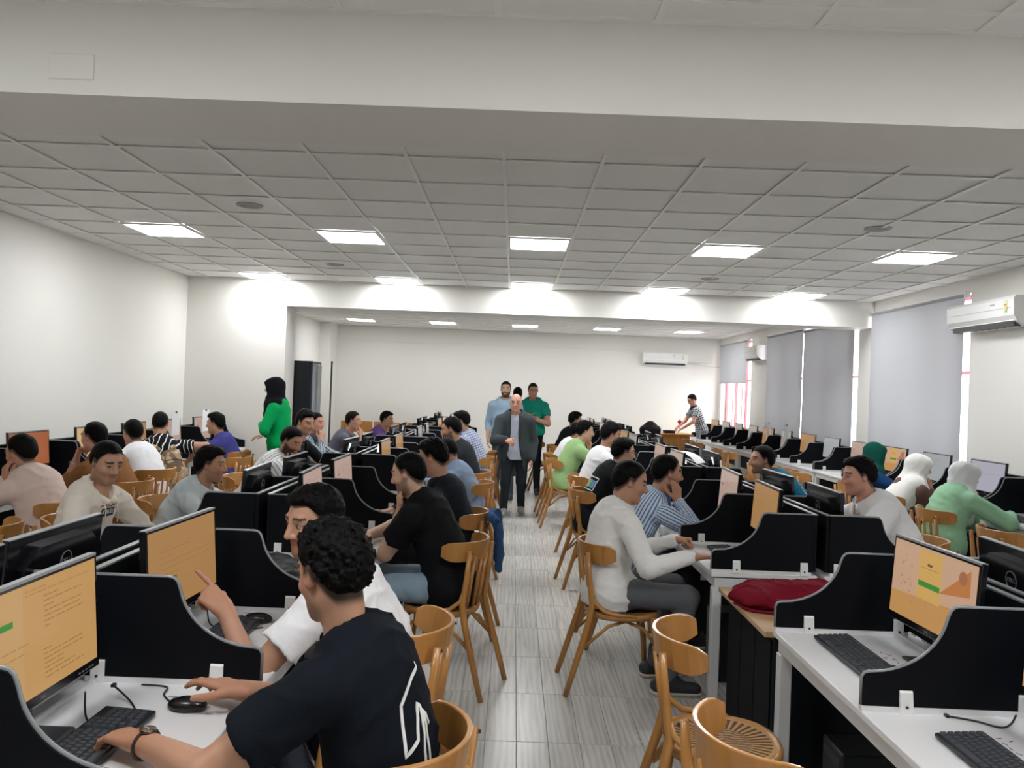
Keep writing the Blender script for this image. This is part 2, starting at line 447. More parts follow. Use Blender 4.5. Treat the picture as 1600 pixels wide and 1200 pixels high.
# windows: frame, mullions, panes (the first one is added, out of view)
M_glass = mat('window_glass', (.95, .97, 1), .02)
N, L, b = nodes_of(M_glass)
tr = N.new('ShaderNodeBsdfTransparent'); gl = N.new('ShaderNodeBsdfGlossy'); gl.inputs['Roughness'].default_value = .03
mxs = N.new('ShaderNodeMixShader'); mxs.inputs[0].default_value = .06
L.new(tr.outputs[0], mxs.inputs[1]); L.new(gl.outputs[0], mxs.inputs[2]); L.new(mxs.outputs[0], N['Material Output'].inputs[0])
for i, (a, b_, z0, z1) in enumerate(WIN):
    fr = MB(); x0, x1 = XR+.12, XR+.17
    for q in ((a, z0, a+.13, z1), (b_-.05, z0, b_, z1), (a, z0, b_, z0+.05), (a, z1-.05, b_, z1)): fr.box((x0, q[0], q[1]), (x1, q[2], q[3]))
    wo = fr.build(f'window_{i+1}', M_pink, kind='structure')
    n = 4 if i == 2 else 3
    for k in range(1, n):
        y = a+(b_-a)*k/n; MB().box((x0, y-.03, z0+.05), (x1, y+.03, z1-.05)).build('mullion', M_pink, wo)
    MB().box((x0+.005, a+.05, 2.06), (x1-.005, b_-.05, 2.10)).build('transom', M_pink, wo)
    for k in range(n):
        ya_, yb_ = a+(b_-a)*k/n, a+(b_-a)*(k+1)/n
        MB().box((x0+.02, ya_+.03, z0+.05), (x0+.026, yb_-.03, z1-.05)).build('pane', M_glass, wo)
    struct('window_sill', (XR-.03, a-.02, z0-.03), (XR+.12, b_+.02, z0), M_wall, wo)
    if i == 3:      # outer security bars seen below the half-raised blind
        for k in range(6):
            y = a+.2+k*.37; MB().tube([(XR+.21, y, z0), (XR+.21, y, z1)], .016, 8).build('security_bar', M_pink, wo)

# roller blinds
M_blind = mat('blind_fabric', (.42, .435, .46), .75, bump=(400, .15, .001))
N, L, b = nodes_of(M_blind); tl = N.new('ShaderNodeBsdfTranslucent'); tl.inputs[0].default_value = (.54, .54, .55, 1)
ms_ = N.new('ShaderNodeMixShader'); ms_.inputs[0].default_value = .06; L.new(b.outputs[0], ms_.inputs[1]); L.new(tl.outputs[0], ms_.inputs[2]); L.new(ms_.outputs[0], N['Material Output'].inputs[0])
for (a, b_, zt, zb, lb) in ((8.545, 10.76, 2.94, .97, 'large grey roller blind fully lowered beside the near air conditioner'),
                           (11.29, 13.26, 2.79+.1, .97, 'grey roller blind, nearer of the pair beyond the far beam'),
                           (13.30, 15.17, 2.92, .97, 'grey roller blind, farther of the pair beyond the far beam'),
                           (16.47, 18.62, 2.94, 2.04, 'grey roller blind half raised over the bright window by the back wall')):
    t = empty('roller_blind', (XR-.05, a, zb), label=lb, cat='blind', group='grey roller blinds')
    v = []; f = []
    n = 12
    sh = MB().add([(0, 0, 0), (0, b_-a, 0), (0, b_-a, zt-zb-.02), (0, 0, zt-zb-.02)], [(0, 1, 2, 3)]); sh.build('fabric', M_blind, t)
    MB().box((-.008, 0, -.02), (.008, b_-a, .008), 0, None, .004).build('bottom_bar', M_blind, t)
    MB().tube([(.012, -.01, zt-zb-.02), (.012, b_-a+.01, zt-zb-.02)], .022, 12).build('roller', M_blind, t)
    for yy in (-.02, b_-a+.005): MB().box((-.012, yy, zt-zb-.05), (.05, yy+.015, zt-zb+.02)).build('bracket', M_white, t)

# ------------------------------------------------------------------ air conditioners
M_acvent = mat('vent_dark', (.03, .03, .035), .5)
def air_con(loc, rz, w, label):
    t = empty('air_conditioner', loc, rz, label=label, cat='air conditioner', group='wall air conditioners')
    prof = [(0, 0), (.10, 0), (.17, .045), (.205, .10), (.21, .26), (.19, .29), (0, .295)]      # depth, height
    MB().prism([(p[0], p[1]) for p in prof], 0, w, 0).build('body', M_white, t)
    v = MB().box((.05, .098, -.004), (w-.05, .165, .035)); v.build('outlet', M_acvent, t)
    for k in range(9):
        x = .09+k*(w-.18)/8; MB().box((x-.022, .11, -.008), (x+.022, .125, .012)).build('louvre', M_white, t)
    MB().box((.03, .15, .0), (w-.03, .19, .008), 0, Matrix.Rotation(.25, 4, 'X')).build('flap', M_white, t)
    MB().box((.05, .2085, .17), (w-.05, .2115, .174)).build('seam', mat('seam_grey', (.5, .5, .5), .5), t)
    lb = MB().box((.10, .2095, .12), (.15, .2118, .25), 0); lb.build('energy_label', mat('energy_label', (.75, .72, .45), .5), t)
    for k, c in enumerate(((.1, .5, .15), (.6, .7, .1), (.9, .6, .05), (.8, .1, .05))):
        MB().box((.105, .2105, .135+k*.022), (.125+.006*k, .2124, .148+k*.022)).build('label_stripe', mat(f'stripe{k}', c, .5), t)
    MB().box((.30, .2095, .215), (.37, .2115, .228)).build('badge', mat('badge_grey', (.35, .36, .38), .4), t)
    return t
air_con((XR, 7.45, 2.50), PI/2, 1.15, 'white wall air conditioner on the right wall beside the large blind')
air_con((XR, 15.32, 2.47), PI/2, .90, 'small white wall air conditioner between the far blinds on the right wall')
air_con((4.14, YB, 2.43), PI, 1.07, 'white wall air conditioner high on the back wall')
MB().tube([(4.14, YB-.03, 2.50), (XR, YB-.03, 2.44)], .022, 8).build('air_conditioner_pipe', M_white, label='white pipe cover running from the back wall air conditioner to the corner', cat='pipe')
# server rack and pole by the far opening
t = empty('server_rack', (-3.26, 11.28, 0), label='tall black equipment cabinet with glass door beside the opening', cat='cabinet')
M_blk = mat('black_metal', (.008, .010, .013), .4, spec=.3)
MB().box((0, 0, .05), (.30, .60, 2.0), 0, None, .008).build('body', M_blk, t)
dm = MB().box((.301, .03, .09), (.316, .57, 1.96), 0, None, .004).build('door', mat('smoked_glass', (.16, .19, .21), .12), t)
MB().box((.317, .06, .95), (.331, .08, 1.15)).build('handle', M_bar, dm)
for x in (.02, .24):
    for y in (.03, .53): MB().box((x, y, 0), (x+.04, y+.04, .05)).build('foot', M_blk, t)
MB().box((.302, .0, .05), (.325, .028, 2.0), 0, None, .004).build('door_frame', mat('blue_black', (.02, .035, .07), .3), t)
pole = empty('pole', (-2.55-.28, 12.0, 0), label='thin dark pole standing before the back left wall', cat='pole')
MB().tube([(0, 0, .02), (0, 0, 2.0)], .014, 10).build('shaft', mat('pole_grey', (.06, .06, .065), .4), pole)
MB().lathe([(.12, 0), (.12, .015), (.02, .03)], 20).build('base', M_blk, pole)
MB().lathe([(.016, 2.0), (.016, 2.02), (.004, 2.03)], 10).build('cap', M_blk, pole)
# ================================================================== FURNITURE
M_wood = mat('beech_varnish', (.43, .20, .052), .28, noise=(9, .22, (1, 1, .25)), coat=.3)
M_wood2 = mat('lectern_wood', (.62, .29, .06), .35, noise=(6, .15, (1, 1, .3)))
M_desk = mat('desk_white', (.76, .755, .765), .38)
M_frame = mat('desk_frame', (.64, .65, .655), .35)
M_part = mat('partition_black', (.004, .0048, .007), .6, spec=.12)
M_trim = mat('edge_trim', (.24, .25, .26), .25)
M_key = mat('key_black', (.016, .017, .02), .45)

# ---- bentwood chair (faces +Y, origin on the floor under the seat)
def seat_material():
    m = mat('pressed_seat', (.45, .24, .09), .6, spec=.15)
    N, L, b = nodes_of(m); tc = N.new('ShaderNodeTexCoord'); sp = N.new('ShaderNodeSeparateXYZ'); L.new(tc.outputs['Object'], sp.inputs[0])
    at = N.new('ShaderNodeMath'); at.operation = 'ARCTAN2'; L.new(sp.outputs[1], at.inputs[0]); L.new(sp.outputs[0], at.inputs[1])
    ml = N.new('ShaderNodeMath'); ml.operation = 'MULTIPLY'; ml.inputs[1].default_value = 40; L.new(at.outputs[0], ml.inputs[0])
    sn = N.new('ShaderNodeMath'); sn.operation = 'SINE'; L.new(ml.outputs[0], sn.inputs[0])
    g1 = N.new('ShaderNodeMath'); g1.operation = 'GREATER_THAN'; g1.inputs[1].default_value = .0; L.new(sn.outputs[0], g1.inputs[0])
    cb = N.new('ShaderNodeCombineXYZ'); L.new(sp.outputs[0], cb.inputs[0]); L.new(sp.outputs[1], cb.inputs[1])
    ln = N.new('ShaderNodeVectorMath'); ln.operation = 'LENGTH'; L.new(cb.outputs[0], ln.inputs[0])
    g2 = N.new('ShaderNodeMath'); g2.operation = 'GREATER_THAN'; g2.inputs[1].default_value = .105; L.new(ln.outputs['Value'], g2.inputs[0])
    g3 = N.new('ShaderNodeMath'); g3.operation = 'LESS_THAN'; g3.inputs[1].default_value = .180; L.new(ln.outputs['Value'], g3.inputs[0])
    mm = N.new('ShaderNodeMath'); mm.operation = 'MULTIPLY'; L.new(g1.outputs[0], mm.inputs[0]); L.new(g2.outputs[0], mm.inputs[1])
    m2 = N.new('ShaderNodeMath'); m2.operation = 'MULTIPLY'; L.new(mm.outputs[0], m2.inputs[0]); L.new(g3.outputs[0], m2.inputs[1])
    nz = N.new('ShaderNodeTexWave'); nz.inputs['Scale'].default_value = 16; nz.inputs['Distortion'].default_value = 9; nz.inputs['Detail'].default_value = 3
    L.new(tc.outputs['Object'], nz.inputs[0])
    r = N.new('ShaderNodeValToRGB'); r.color_ramp.elements[0].position = .25; r.color_ramp.elements[0].color = (.17, .085, .04, 1); r.color_ramp.elements[1].color = (.42, .25, .115, 1)
    L.new(nz.outputs[0], r.inputs[0])
    rim_ = N.new('ShaderNodeMixRGB'); rim_.inputs[1].default_value = (.45, .265, .11, 1)
    inn = N.new('ShaderNodeMath'); inn.operation = 'LESS_THAN'; inn.inputs[1].default_value = .105; L.new(ln.outputs['Value'], inn.inputs[0])
    L.new(inn.outputs[0], rim_.inputs[0]); L.new(r.outputs[0], rim_.inputs[2])
    mx = N.new('ShaderNodeMixRGB'); mx.inputs[2].default_value = (.11, .05, .022, 1); L.new(m2.outputs[0], mx.inputs[0]); L.new(rim_.outputs[0], mx.inputs[1])
    L.new(mx.outputs[0], b.inputs['Base Color']); return m
M_seat = seat_material()
def make_chair():
    t = empty('bentwood_chair')
    SH = .46
    def ring(n=40, a=.205, b=.205):
        out = []
        for k in range(n):
            an = 2*PI*k/n; e = .82
            c, s = math.cos(an), math.sin(an)
            out.append((a*math.copysign(abs(c)**e, c), b*math.copysign(abs(s)**e, s)-.0))
        return out
    R = ring()
    rimb = MB(); v = []; f = []; n = len(R)
    prof = [(1.0, SH-.035), (1.03, SH-.02), (1.03, SH-.006), (1.0, SH), (.91, SH), (.90, SH-.006), (.90, SH-.035)]
    for sc_, z in prof: v += [(x*sc_, y*sc_, z) for x, y in R]
    m = len(prof)
    for i in range(m):
        for k in range(n): f.append((i*n+k, i*n+(k+1) % n, ((i+1) % m)*n+(k+1) % n, ((i+1) % m)*n+k))
    rimb.add(v, f, 0, True).build('seat', M_wood, t)
    pv = [(x*.91, y*.91, SH-.004) for x, y in R]+[(x*.5, y*.5, SH-.010) for x, y in R]+[(0, 0, SH-.012)]
    pf = [(k, (k+1) % n, n+(k+1) % n, n+k) for k in range(n)]+[(n+k, n+(k+1) % n, 2*n) for k in range(n)]
    pv2 = [(x, y, z-.012) for x, y, z in pv]; pn = len(pv)
    pf += [tuple(i+pn for i in q)[::-1] for q in pf]
    MB().add(pv+pv2, pf, 0, True).build('seat_panel', M_seat, t)
    # back rail: a bent board
    v = []; f = []; K = 18
    for k in range(K+1):
        an = math.radians(-78+156*k/K); e = abs(an)/math.radians(78)
        top = .845-.022*max(0, (e-.80)/.2)**2; bot = .735+.03*max(0, (e-.7)/.3)**2
        for r_, z in ((.205, bot), (.212, top), (.228, top), (.221, bot)):
            v.append((r_*math.sin(an), -.045-r_*math.cos(an)*.98+.01-(z-.78)*.10, z))
    for k in range(K):
        for q in range(4): f.append((k*4+q, k*4+(q+1) % 4, (k+1)*4+(q+1) % 4, (k+1)*4+q))
    f += [(0,1,2,3), (K*4+3, K*4+2, K*4+1, K*4)]
    b = MB().add(v, f, 0, False); b.sm = [False]*len(b.f)
    br = b.build('backrest', M_wood, t)
    bv = br.modifiers.new('b', 'BEVEL'); bv.width = .004; bv.segments = 2; bv.limit_method = 'ANGLE'
    for s in (-1, 1):
        MB().tube([(s*.185, -.335, 0), (s*.178, -.275, .20), (s*.166, -.215, .40), (s*.160, -.195, .50), (s*.160, -.215, .64), (s*.163, -.232, .80)],
                  [.0155, .018, .019, .018, .016, .013], 10).build('rear_leg', M_wood, t)
        MB().tube([(s*.165, .150, .44), (s*.178, .185, .22), (s*.190, .205, 0)], [.019, .018, .014], 10).build('front_leg', M_wood, t)
        MB().tube([(s*.160, -.205, .585), (s*.168, -.185, .52), (s*.190, -.130, .475), (s*.205, -.06, .462), (s*.208, .05, .455)], [.011, .012, .012, .012, .009], 8).build('side_bracket', M_wood, t)
        hp = [(s*.172, .165, .29), (s*.165, .10, .375), (s*.160, .0, .415), (s*.158, -.10, .385), (s*.165, -.235, .27)]
        MB().tube(hp, .010, 8).build('brace', M_wood, t)
    hp = [(-.172, .165, .29), (-.10, .165, .385), (0, .165, .415), (.10, .165, .385), (.172, .165, .29)]
    MB().tube(hp, .010, 8).build('brace', M_wood, t)
    hp = [(-.172, -.235, .27), (-.10, -.19, .38), (0, -.17, .415), (.10, -.19, .38), (.172, -.235, .27)]
    MB().tube(hp, .010, 8).build('brace', M_wood, t)
    for x in (-.09, -.03, .03, .09):
        y0 = -.185 if abs(x) > .05 else -.197; y1 = -.045-.215*math.cos(math.asin(x/.215))+.012
        MB().tube([(x*.92, y0, .45), (x*.98, (y0+y1)/2-.003, .60), (x, y1-.002, .76)], .0125, 6, flat=(.45, 1.0)).build('slat', M_wood, t)
    for x in (-.163, .163):
        MB().lathe([(.006, 0), (.006, .004), (.002, .006)], 8, M=Matrix.Translation((x, -.246, .79)) @ Matrix.Rotation(PI/2, 4, 'X')).build('screw', M_dark, t)
    return t
CHAIR = make_chair(); USED = {}
def chair(x, y, deg, label, group='bentwood chairs at the desks'):
    return place(CHAIR, USED, (x, y, 0), math.radians(deg-90), label=label, cat='chair', group=group)

# ---- desk module: user sits on the -Y side, desk runs along +X
DZ = .755
def divider_profile():
    p = [(.004, .018), (.004, .10), (.010, .113), (.022, .117)]
    for k in range(1, 13):
        a = math.radians(4+76*k/12); p.append((.022+.245*math.sin(a), .325-.208*math.cos(a)))
    p += [(.272, .312), (.282, .322), (.297, .325), (.545, .325), (.545, .018)]
    return p
def make_desk(pitch, n, name='computer_desk', end=True):
    t = empty(name); Lh = pitch*n
    MB().box((0, 0, DZ-.025), (Lh, .572, DZ), 0, None, .003).build('tabletop', M_desk, t)
    fr = [((.03, .02, DZ-.085), (Lh-.03, .06, DZ-.032)), ((.03, .51, DZ-.085), (Lh-.03, .55, DZ-.032)),
          ((.01, .02, DZ-.085), (.05, .55, DZ-.032)), ((Lh-.05, .02, DZ-.085), (Lh-.01, .55, DZ-.032))]
    for a, b in fr: MB().box(a, b, 0, None, .003).build('rail', M_frame, t)
    for x in (.01, Lh-.06):
        for y in (.012, .512): MB().box((x, y, 0), (x+.05, y+.05, DZ-.085), 0, None, .004).build('leg', M_frame, t)
    MB().box((.06, .552, .30), (Lh-.06, .562, DZ-.09)).build('modesty_panel', M_part, t)
    MB().box((.01, .548, DZ+.02), (Lh-.01, .566, DZ+.325)).build('back_partition', M_part, t)
    MB().box((.01, .545, DZ+.325), (Lh-.01, .569, DZ+.331)).build('partition_trim', M_trim, t)
    MB().box((.01, .50, DZ), (Lh-.01, .512, DZ+.012)).build('cable_strip', M_desk, t)
    prof = divider_profile()
    for k in range(n+1):
        x = (0.015 if k == 0 else Lh-.015 if k == n else pitch*k)
        d = MB().prism([(p[0], p[1]+DZ) for p in prof], x-.009, x+.009, 0).build('divider', M_part, t)
        MB().tube([(x, p[0], p[1]+DZ) for p in prof[:-1]], .0045, 6, flat=(.8, 1.9)).build('trim', M_trim, d)
        MB().box((x-.012, .0, DZ), (x+.012, .54, DZ+.017)).build('base_strip', M_desk, d)
        for y in (.135, .50):
            c = MB(); s = 1
            c.prism([(x-.021, DZ), (x+.021, DZ), (x+.0135, DZ+.062), (x+.009, DZ+.068), (x-.009, DZ+.068), (x-.0135, DZ+.062)], y-.020, y+.020, 1)
            cl = c.build('clamp', M_white, d)
            for sx in (-1, 1): MB().lathe([(.0045, 0), (.0045, .003), (.001, .004)], 8, M=Matrix.Translation((x+sx*.0185, y, DZ+.020)) @ Matrix.Rotation(sx*PI/2, 4, 'Y')).build('screw', M_dark, d)
    return t
# ---- monitor (screen faces -Y, origin on the desk below the panel)
M_bez = mat('monitor_gloss', (.008, .008, .010), .16, spec=.6)
M_back = mat('monitor_back', (.007, .007, .009), .20, spec=.6)
M_base = mat('monitor_base', (.07, .07, .075), .3)
def screen_mat():
    m = mat('screen_glow', (0, 0, 0), .25)
    N, L, b = nodes_of(m); a = N.new('ShaderNodeAttribute'); a.attribute_name = 'Col'
    L.new(a.outputs['Color'], b.inputs['Emission Color']); b.inputs['Emission Strength'].default_value = .66; m.cycles.emission_sampling = 'NONE'
    b.inputs['Base Color'].default_value = (.01, .01, .01, 1); b.inputs['Specular IOR Level'].default_value = .25
    return m
M_screen = screen_mat()
def srgb(r, g, b): return tuple((c/255/12.92 if c/255 < .04045 else ((c/255+.055)/1.055)**2.4) for c in (r, g, b))
MW, MH = .53, .318
def screen_mesh(rects, bgc):
    v = []; f = []; c = []
    W_, H_ = MW-.026, MH-.040
    def quad(pts, col, lift):
        o = len(v)
        for x, z in pts: v.append((-W_/2+x*W_, -lift, z*H_)); c.append(col)
        f.append(tuple(range(o, o+len(pts))))
    quad([(0,0),(1,0),(1,1),(0,1)], bgc, 0)
    for i, (pts, col) in enumerate(rects):
        if len(pts) == 4 and not isinstance(pts[0], tuple): x0, z0, x1, z1 = pts; pts = [(x0,z0),(x1,z0),(x1,z1),(x0,z1)]
        quad(pts, col, .0004+.00012*i)
    me = bpy.data.meshes.new('screen'); me.from_pydata(v, [], f); me.materials.append(M_screen)
    a = me.attributes.new('Col', 'FLOAT_COLOR', 'POINT'); a.data.foreach_set('color', [q for cc in c for q in (*cc, 1)])
    return me
rnd = random.Random(3)
def text_rows(x0, x1, ztop, n, dz, col, hgt=.012):
    out = []
    for k in range(n):
        x = x0; z = ztop-k*dz
        while x < x1-.02:
            l = min(rnd.uniform(.02, .09), x1-x); out.append(((x, z, x+l, z+hgt), col)); x += l+.012
            if rnd.random() < .12: break
    return out
TAN = srgb(214, 166, 104); TAN2 = srgb(196, 146, 88); GREEN = srgb(70, 150, 62)
quiz = [((0, .0, .36, 1), srgb(216, 172, 114))]+text_rows(.38, .93, .93, 2, .035, TAN2)+text_rows(.52, .86, .84, 7, .045, srgb(170, 128, 78), .009)+text_rows(.06, .92, .49, 3, .035, TAN2)+text_rows(.50, .84, .37, 7, .042, srgb(170, 128, 78), .009)+[((.15, .70, .26, .755), GREEN), ((.15, .30, .26, .355), GREEN)]
login = [((0, 0, 1, 1), srgb(216, 176, 146)), (((0, 0), (1, 0), (1, .42), (.55, .36), (0, .30)), srgb(211, 158, 96)), ((.33, .34, .62, .97), srgb(226, 180, 104)), ((.345, .50, .605, .57), GREEN),
         (((.60, .50), (.93, .92), (.94, .60)), srgb(205, 132, 76)), ((.36, .74, .58, .75), srgb(190, 146, 80)), ((.44, .78, .50, .81), srgb(120, 90, 60))]
for k in range(20):
    cx, cz = (rnd.uniform(.05, .30), rnd.uniform(.35, .9)) if k < 12 else (rnd.uniform(.1, .95), rnd.uniform(.05, .3)); r_ = rnd.uniform(.012, .022)
    login.append(([(cx+r_*math.cos(q*PI/4)*.6, cz+r_*math.sin(q*PI/4)) for q in range(8)], srgb(196, 150, 116)))
login.append(([(.86+.045*math.cos(q*PI/6), .80+.085*math.sin(q*PI/6)) for q in range(12)], srgb(176, 120, 84)))
PINK = srgb(201, 172, 158)
page = text_rows(.20, .85, .84, 5, .055, srgb(178, 148, 132), .014)+[((.16, .62, .20, .68), srgb(120, 92, 82))]+text_rows(.2, .8, .45, 2, .05, srgb(190, 150, 140))
SCREENS = {'quiz': screen_mesh(quiz, TAN), 'login': screen_mesh(login, TAN), 'pink': screen_mesh(page, PINK),
           'tan': screen_mesh(text_rows(.1, .8, .7, 2, .06, TAN2), srgb(186, 142, 92)), 'tan_g': screen_mesh(text_rows(.15, .85, .72, 5, .07, srgb(172, 128, 80))+[((.26, .34, .36, .39), srgb(80, 120, 50))], srgb(188, 142, 90)), 'rust': screen_mesh([], srgb(178, 104, 62)), 'cream': screen_mesh(text_rows(.1, .9, .9, 8, .09, srgb(214, 180, 120)), srgb(228, 196, 140)),
           'pale': screen_mesh(text_rows(.1, .9, .8, 4, .07, srgb(150, 155, 160)), srgb(178, 182, 184)), 'lilac': screen_mesh(text_rows(.15, .85, .6, 3, .07, srgb(160, 158, 175)), srgb(190, 188, 202)), 'grey': screen_mesh([], srgb(172, 164, 156)), 'off': screen_mesh([], (.004, .004, .005))}
def text_mesh(body, size, m, extrude=.0004):
    cu = bpy.data.curves.new('txt', 'FONT'); cu.body = body; cu.size = size; cu.extrude = extrude; cu.align_x = 'CENTER'; cu.align_y = 'CENTER'
    o = bpy.data.objects.new('txt', cu); COL.objects.link(o)
    dg = bpy.context.evaluated_depsgraph_get(); me = bpy.data.meshes.new_from_object(o.evaluated_get(dg))
    bpy.data.objects.remove(o); me.materials.clear(); me.materials.append(m); return me
M_logo = mat('logo_grey', (.20, .21, .22), .3)
LOGO_TXT = text_mesh('DELL', .022, M_logo)
LOGO_S = text_mesh('DELL', .010, M_logo)
TILT = Matrix.Translation((0, 0, .12)) @ Matrix.Rotation(-.07, 4, 'X')
def make_monitor():
    t = empty('monitor')
    b = MB().box((-MW/2, 0, 0), (MW/2, .022, MH), 0, TILT, .003).build('bezel', M_bez, t)
    MB().prism([(-.20, .03), (.20, .03), (.22, .22), (.14, .28), (-.14, .28), (-.22, .22)], .022, .05, 1, 0, TILT).build('rear_housing', M_back, t)
    sc = link('screen', SCREENS['tan'], t); sc.matrix_local = TILT @ Matrix.Translation((0, -.0008, .027))
    MB().box((-MW/2+.004, -.001, MH-.006), (MW/2-.004, .021, MH+.0015), 0, TILT).build('top_edge_sheen', mat('edge_sheen', (.30, .31, .32), .3), t)  # grey strip paints the ceiling's reflection along the glossy black top
    lo = MB().tube([(.032*math.cos(2*PI*k/28), .0515, .208+.032*math.sin(2*PI*k/28)) for k in range(28)], .0016, 5, 0, False, None, TILT, True).build('emblem', M_logo, t)
    tx = link('emblem_text', LOGO_TXT, lo); tx.matrix_local = TILT @ Matrix.Translation((0, .051, .208)) @ Matrix.Rotation(PI, 4, 'Z') @ Matrix.Rotation(PI/2, 4, 'X')
    tx = link('badge', LOGO_S, t); tx.matrix_local = TILT @ Matrix.Translation((0, -.001, .013)) @ Matrix.Rotation(PI/2, 4, 'X')
    for k in range(5):
        MB().box((.16+k*.016, -.002, .010), (.167+k*.016, .001, .014), 0, TILT).build('button', M_logo, t)
    MB().tube([(0, .055, .01), (0, .062, .14), (0, .045, .26)], [.028, .026, .024], 10, flat=(.45, 1.3)).build('stand_neck', M_base, t)
    MB().box((-.12, -.02, 0), (.12, .14, .010), 0, None, .004).build('stand_base', M_base, t)
    return t
MON = make_monitor()
def monitor(loc, rz, screen, label, group):
    o = place(MON, USED, loc, rz, label=label, cat='monitor', group=group)
    for ch in o.children:
        if ch.name.startswith('screen'): ch.data = SCREENS[screen]
    return o
# ---- keyboard (user on -Y), mouse, tower
def key_layout():
    K = []; u = .019
    for r in range(6):
        y = .010+r*.0205; x = -.211
        if r == 0: ws = [1.3, 1.3, 1.3, 6.0, 1.3, 1.3, 1.3, 1.3]
        elif r == 5: ws = [1]+[1.05]*13
        else: ws = ([1.5]+[1]*12+[1.6], [1.8]+[1]*11+[2.3], [1.5]+[1]*12+[1.5], [1]*13+[2])[(r-1) % 4]
        for w_ in ws: K.append((x, y, w_*u)); x += w_*u
        for q in range(3):
            if r in (0, 2, 3, 4, 5) or q == 1: K.append((.086+q*u, y, u))
        for q in range(4):
            if r < 5: K.append((.149+q*u*.8, y, u*.8))
    return K
def make_keyboard(single):
    t = empty('keyboard')
    MB().box((-.218, 0, .004), (.222, .142, .016), 0, Matrix.Rotation(.06, 4, 'X'), .003).build('body', M_key, t)
    K = key_layout(); R = Matrix.Rotation(.06, 4, 'X')
    M_cap = mat('keycap', (.060, .067, .078), .4)
    def capmb(w_): return MB().add([(.0012, .001, .0), (w_-.0012, .001, 0), (w_-.0012, .0185, 0), (.0012, .0185, 0), (.003, .003, .006), (w_-.003, .003, .006), (w_-.003, .0165, .006), (.003, .0165, .006)],
                                  [(4,5,6,7), (0,1,5,4), (1,2,6,5), (2,3,7,6), (3,0,4,7)])
    if single:
        cache = {}
        for x, y, w_ in K:
            w_ = round(w_, 4)
            if w_ not in cache: cache[w_] = capmb(w_).mesh('key', M_cap)
            o = link('key', cache[w_], t); o.matrix_local = R @ Matrix.Translation((x, y, .016))
    else:
        b = MB()
        for x, y, w_ in K: s_ = capmb(w_); b.add(s_.v, s_.f, 0, False, R @ Matrix.Translation((x, y, .016)))
        b.build('keys', M_cap, t, kind='stuff')
    return t
KB1 = make_keyboard(True); KB2 = make_keyboard(False)
def make_mouse():
    t = empty('mouse')
    V, Q = skin_mesh([ell((0, .0, .012), (.032, .056, .024), .01), plane((0, 0, .001), (0, 0, -1))], .004)
    link('shell', raw_mesh('shell', V, Q, mat('mouse_black', (.008, .008, .010), .25)), t)
    MB().tube([(0, .030, .031), (0, .042, .026)], .004, 8).build('wheel', M_base, t)
    MB().box((-.0006, .01, .033), (.0006, .055, .0345)).build('button_seam', M_logo, t)
    return t
MOUSE = make_mouse()
def make_tower():
    t = empty('computer_tower')
    MB().box((-.09, 0, .01), (.09, .40, .42), 0, None, .006).build('case', M_blk, t)
    for k in range(4): MB().box((-.012, -.003, .10+k*.055), (.012, .001, .12+k*.055)).build('port', mat('port_grey', (.16, .17, .18), .4), t)
    MB().box((-.07, -.002, .36), (.07, .001, .395)).build('drive_bay', M_dark, t)
    for x in (-.07, .05):
        for y in (.03, .35): MB().box((x, y, 0), (x+.02, y+.02, .01)).build('foot', M_dark, t)
    return t
TOWER = make_tower()

DESK8 = make_desk(.80, 2); DESK9 = make_desk(.90, 2)
MODS = [1.60, 4.20, 6.80, 9.40, 12.0, 14.6]
ROWN = {'La': 'left row aisle side', 'Lb': 'left row far side', 'Ra': 'right row aisle side', 'Rb': 'right row far side', 'Lw': 'left wall row', 'Rw': 'right wall row'}
STATIONS = {}
ORD += ['fifteenth', 'sixteenth']
def NTH(k): return 'nearest to camera' if k == 0 else ORD[k]+' from camera'
def desk_row(key, xf, rz, starts, proto, pitch):
    s = 1 if rz > 0 else -1
    for k, y in enumerate(starts):
        L_ = pitch*2; oy = y if s > 0 else y+L_
        place(proto, USED, (xf, oy, 0), rz, label=f'white desk with black curved dividers, {NTH(k)}, {ROWN[key]}', cat='desk', group='white computer desks with black dividers')
        for q in range(2): STATIONS[key, 2*k+q] = (xf, y+pitch*(q+.5), rz)
desk_row('La', -.745, PI/2, MODS, DESK8, .80)
desk_row('Lb', -1.925, -PI/2, MODS, DESK8, .80)
desk_row('Ra', 1.10, -PI/2, MODS, DESK8, .80)
desk_row('Rb', 2.28, PI/2, MODS, DESK8, .80)
desk_row('Lw', -3.66, PI/2, [3.4+1.82*k for k in range(4)], DESK9, .90)
desk_row('Rw', 4.10, -PI/2, [3.3+1.82*k for k in range(8)], DESK9, .90)
SCR = {('La', 0): 'quiz', ('La', 1): 'tan_g', ('La', 2): 'pink', ('La', 3): 'pink', ('Ra', 0): 'login', ('Ra', 1): 'login', ('Ra', 2): 'tan', ('Ra', 3): 'pink',
       ('Lw', 2): 'cream', ('Lw', 3): 'rust', ('Lw', 4): 'cream', ('Lw', 5): 'tan', ('Lw', 1): 'tan', ('Rw', 3): 'lilac', ('Rw', 4): 'lilac', ('Rw', 5): 'pale', ('Rw', 6): 'login', ('Rw', 7): 'pink', ('Rw', 8): 'pale', ('Rw', 2): 'login'}
CN = {'tan_g': 'brown amber page', 'quiz': 'amber quiz page', 'login': 'peach login page', 'pink': 'dusty pink page', 'tan': 'plain tan page', 'rust': 'rust orange page', 'cream': 'pale cream page', 'pale': 'pale grey page', 'lilac': 'lilac page', 'grey': 'grey page', 'off': 'dark page'}
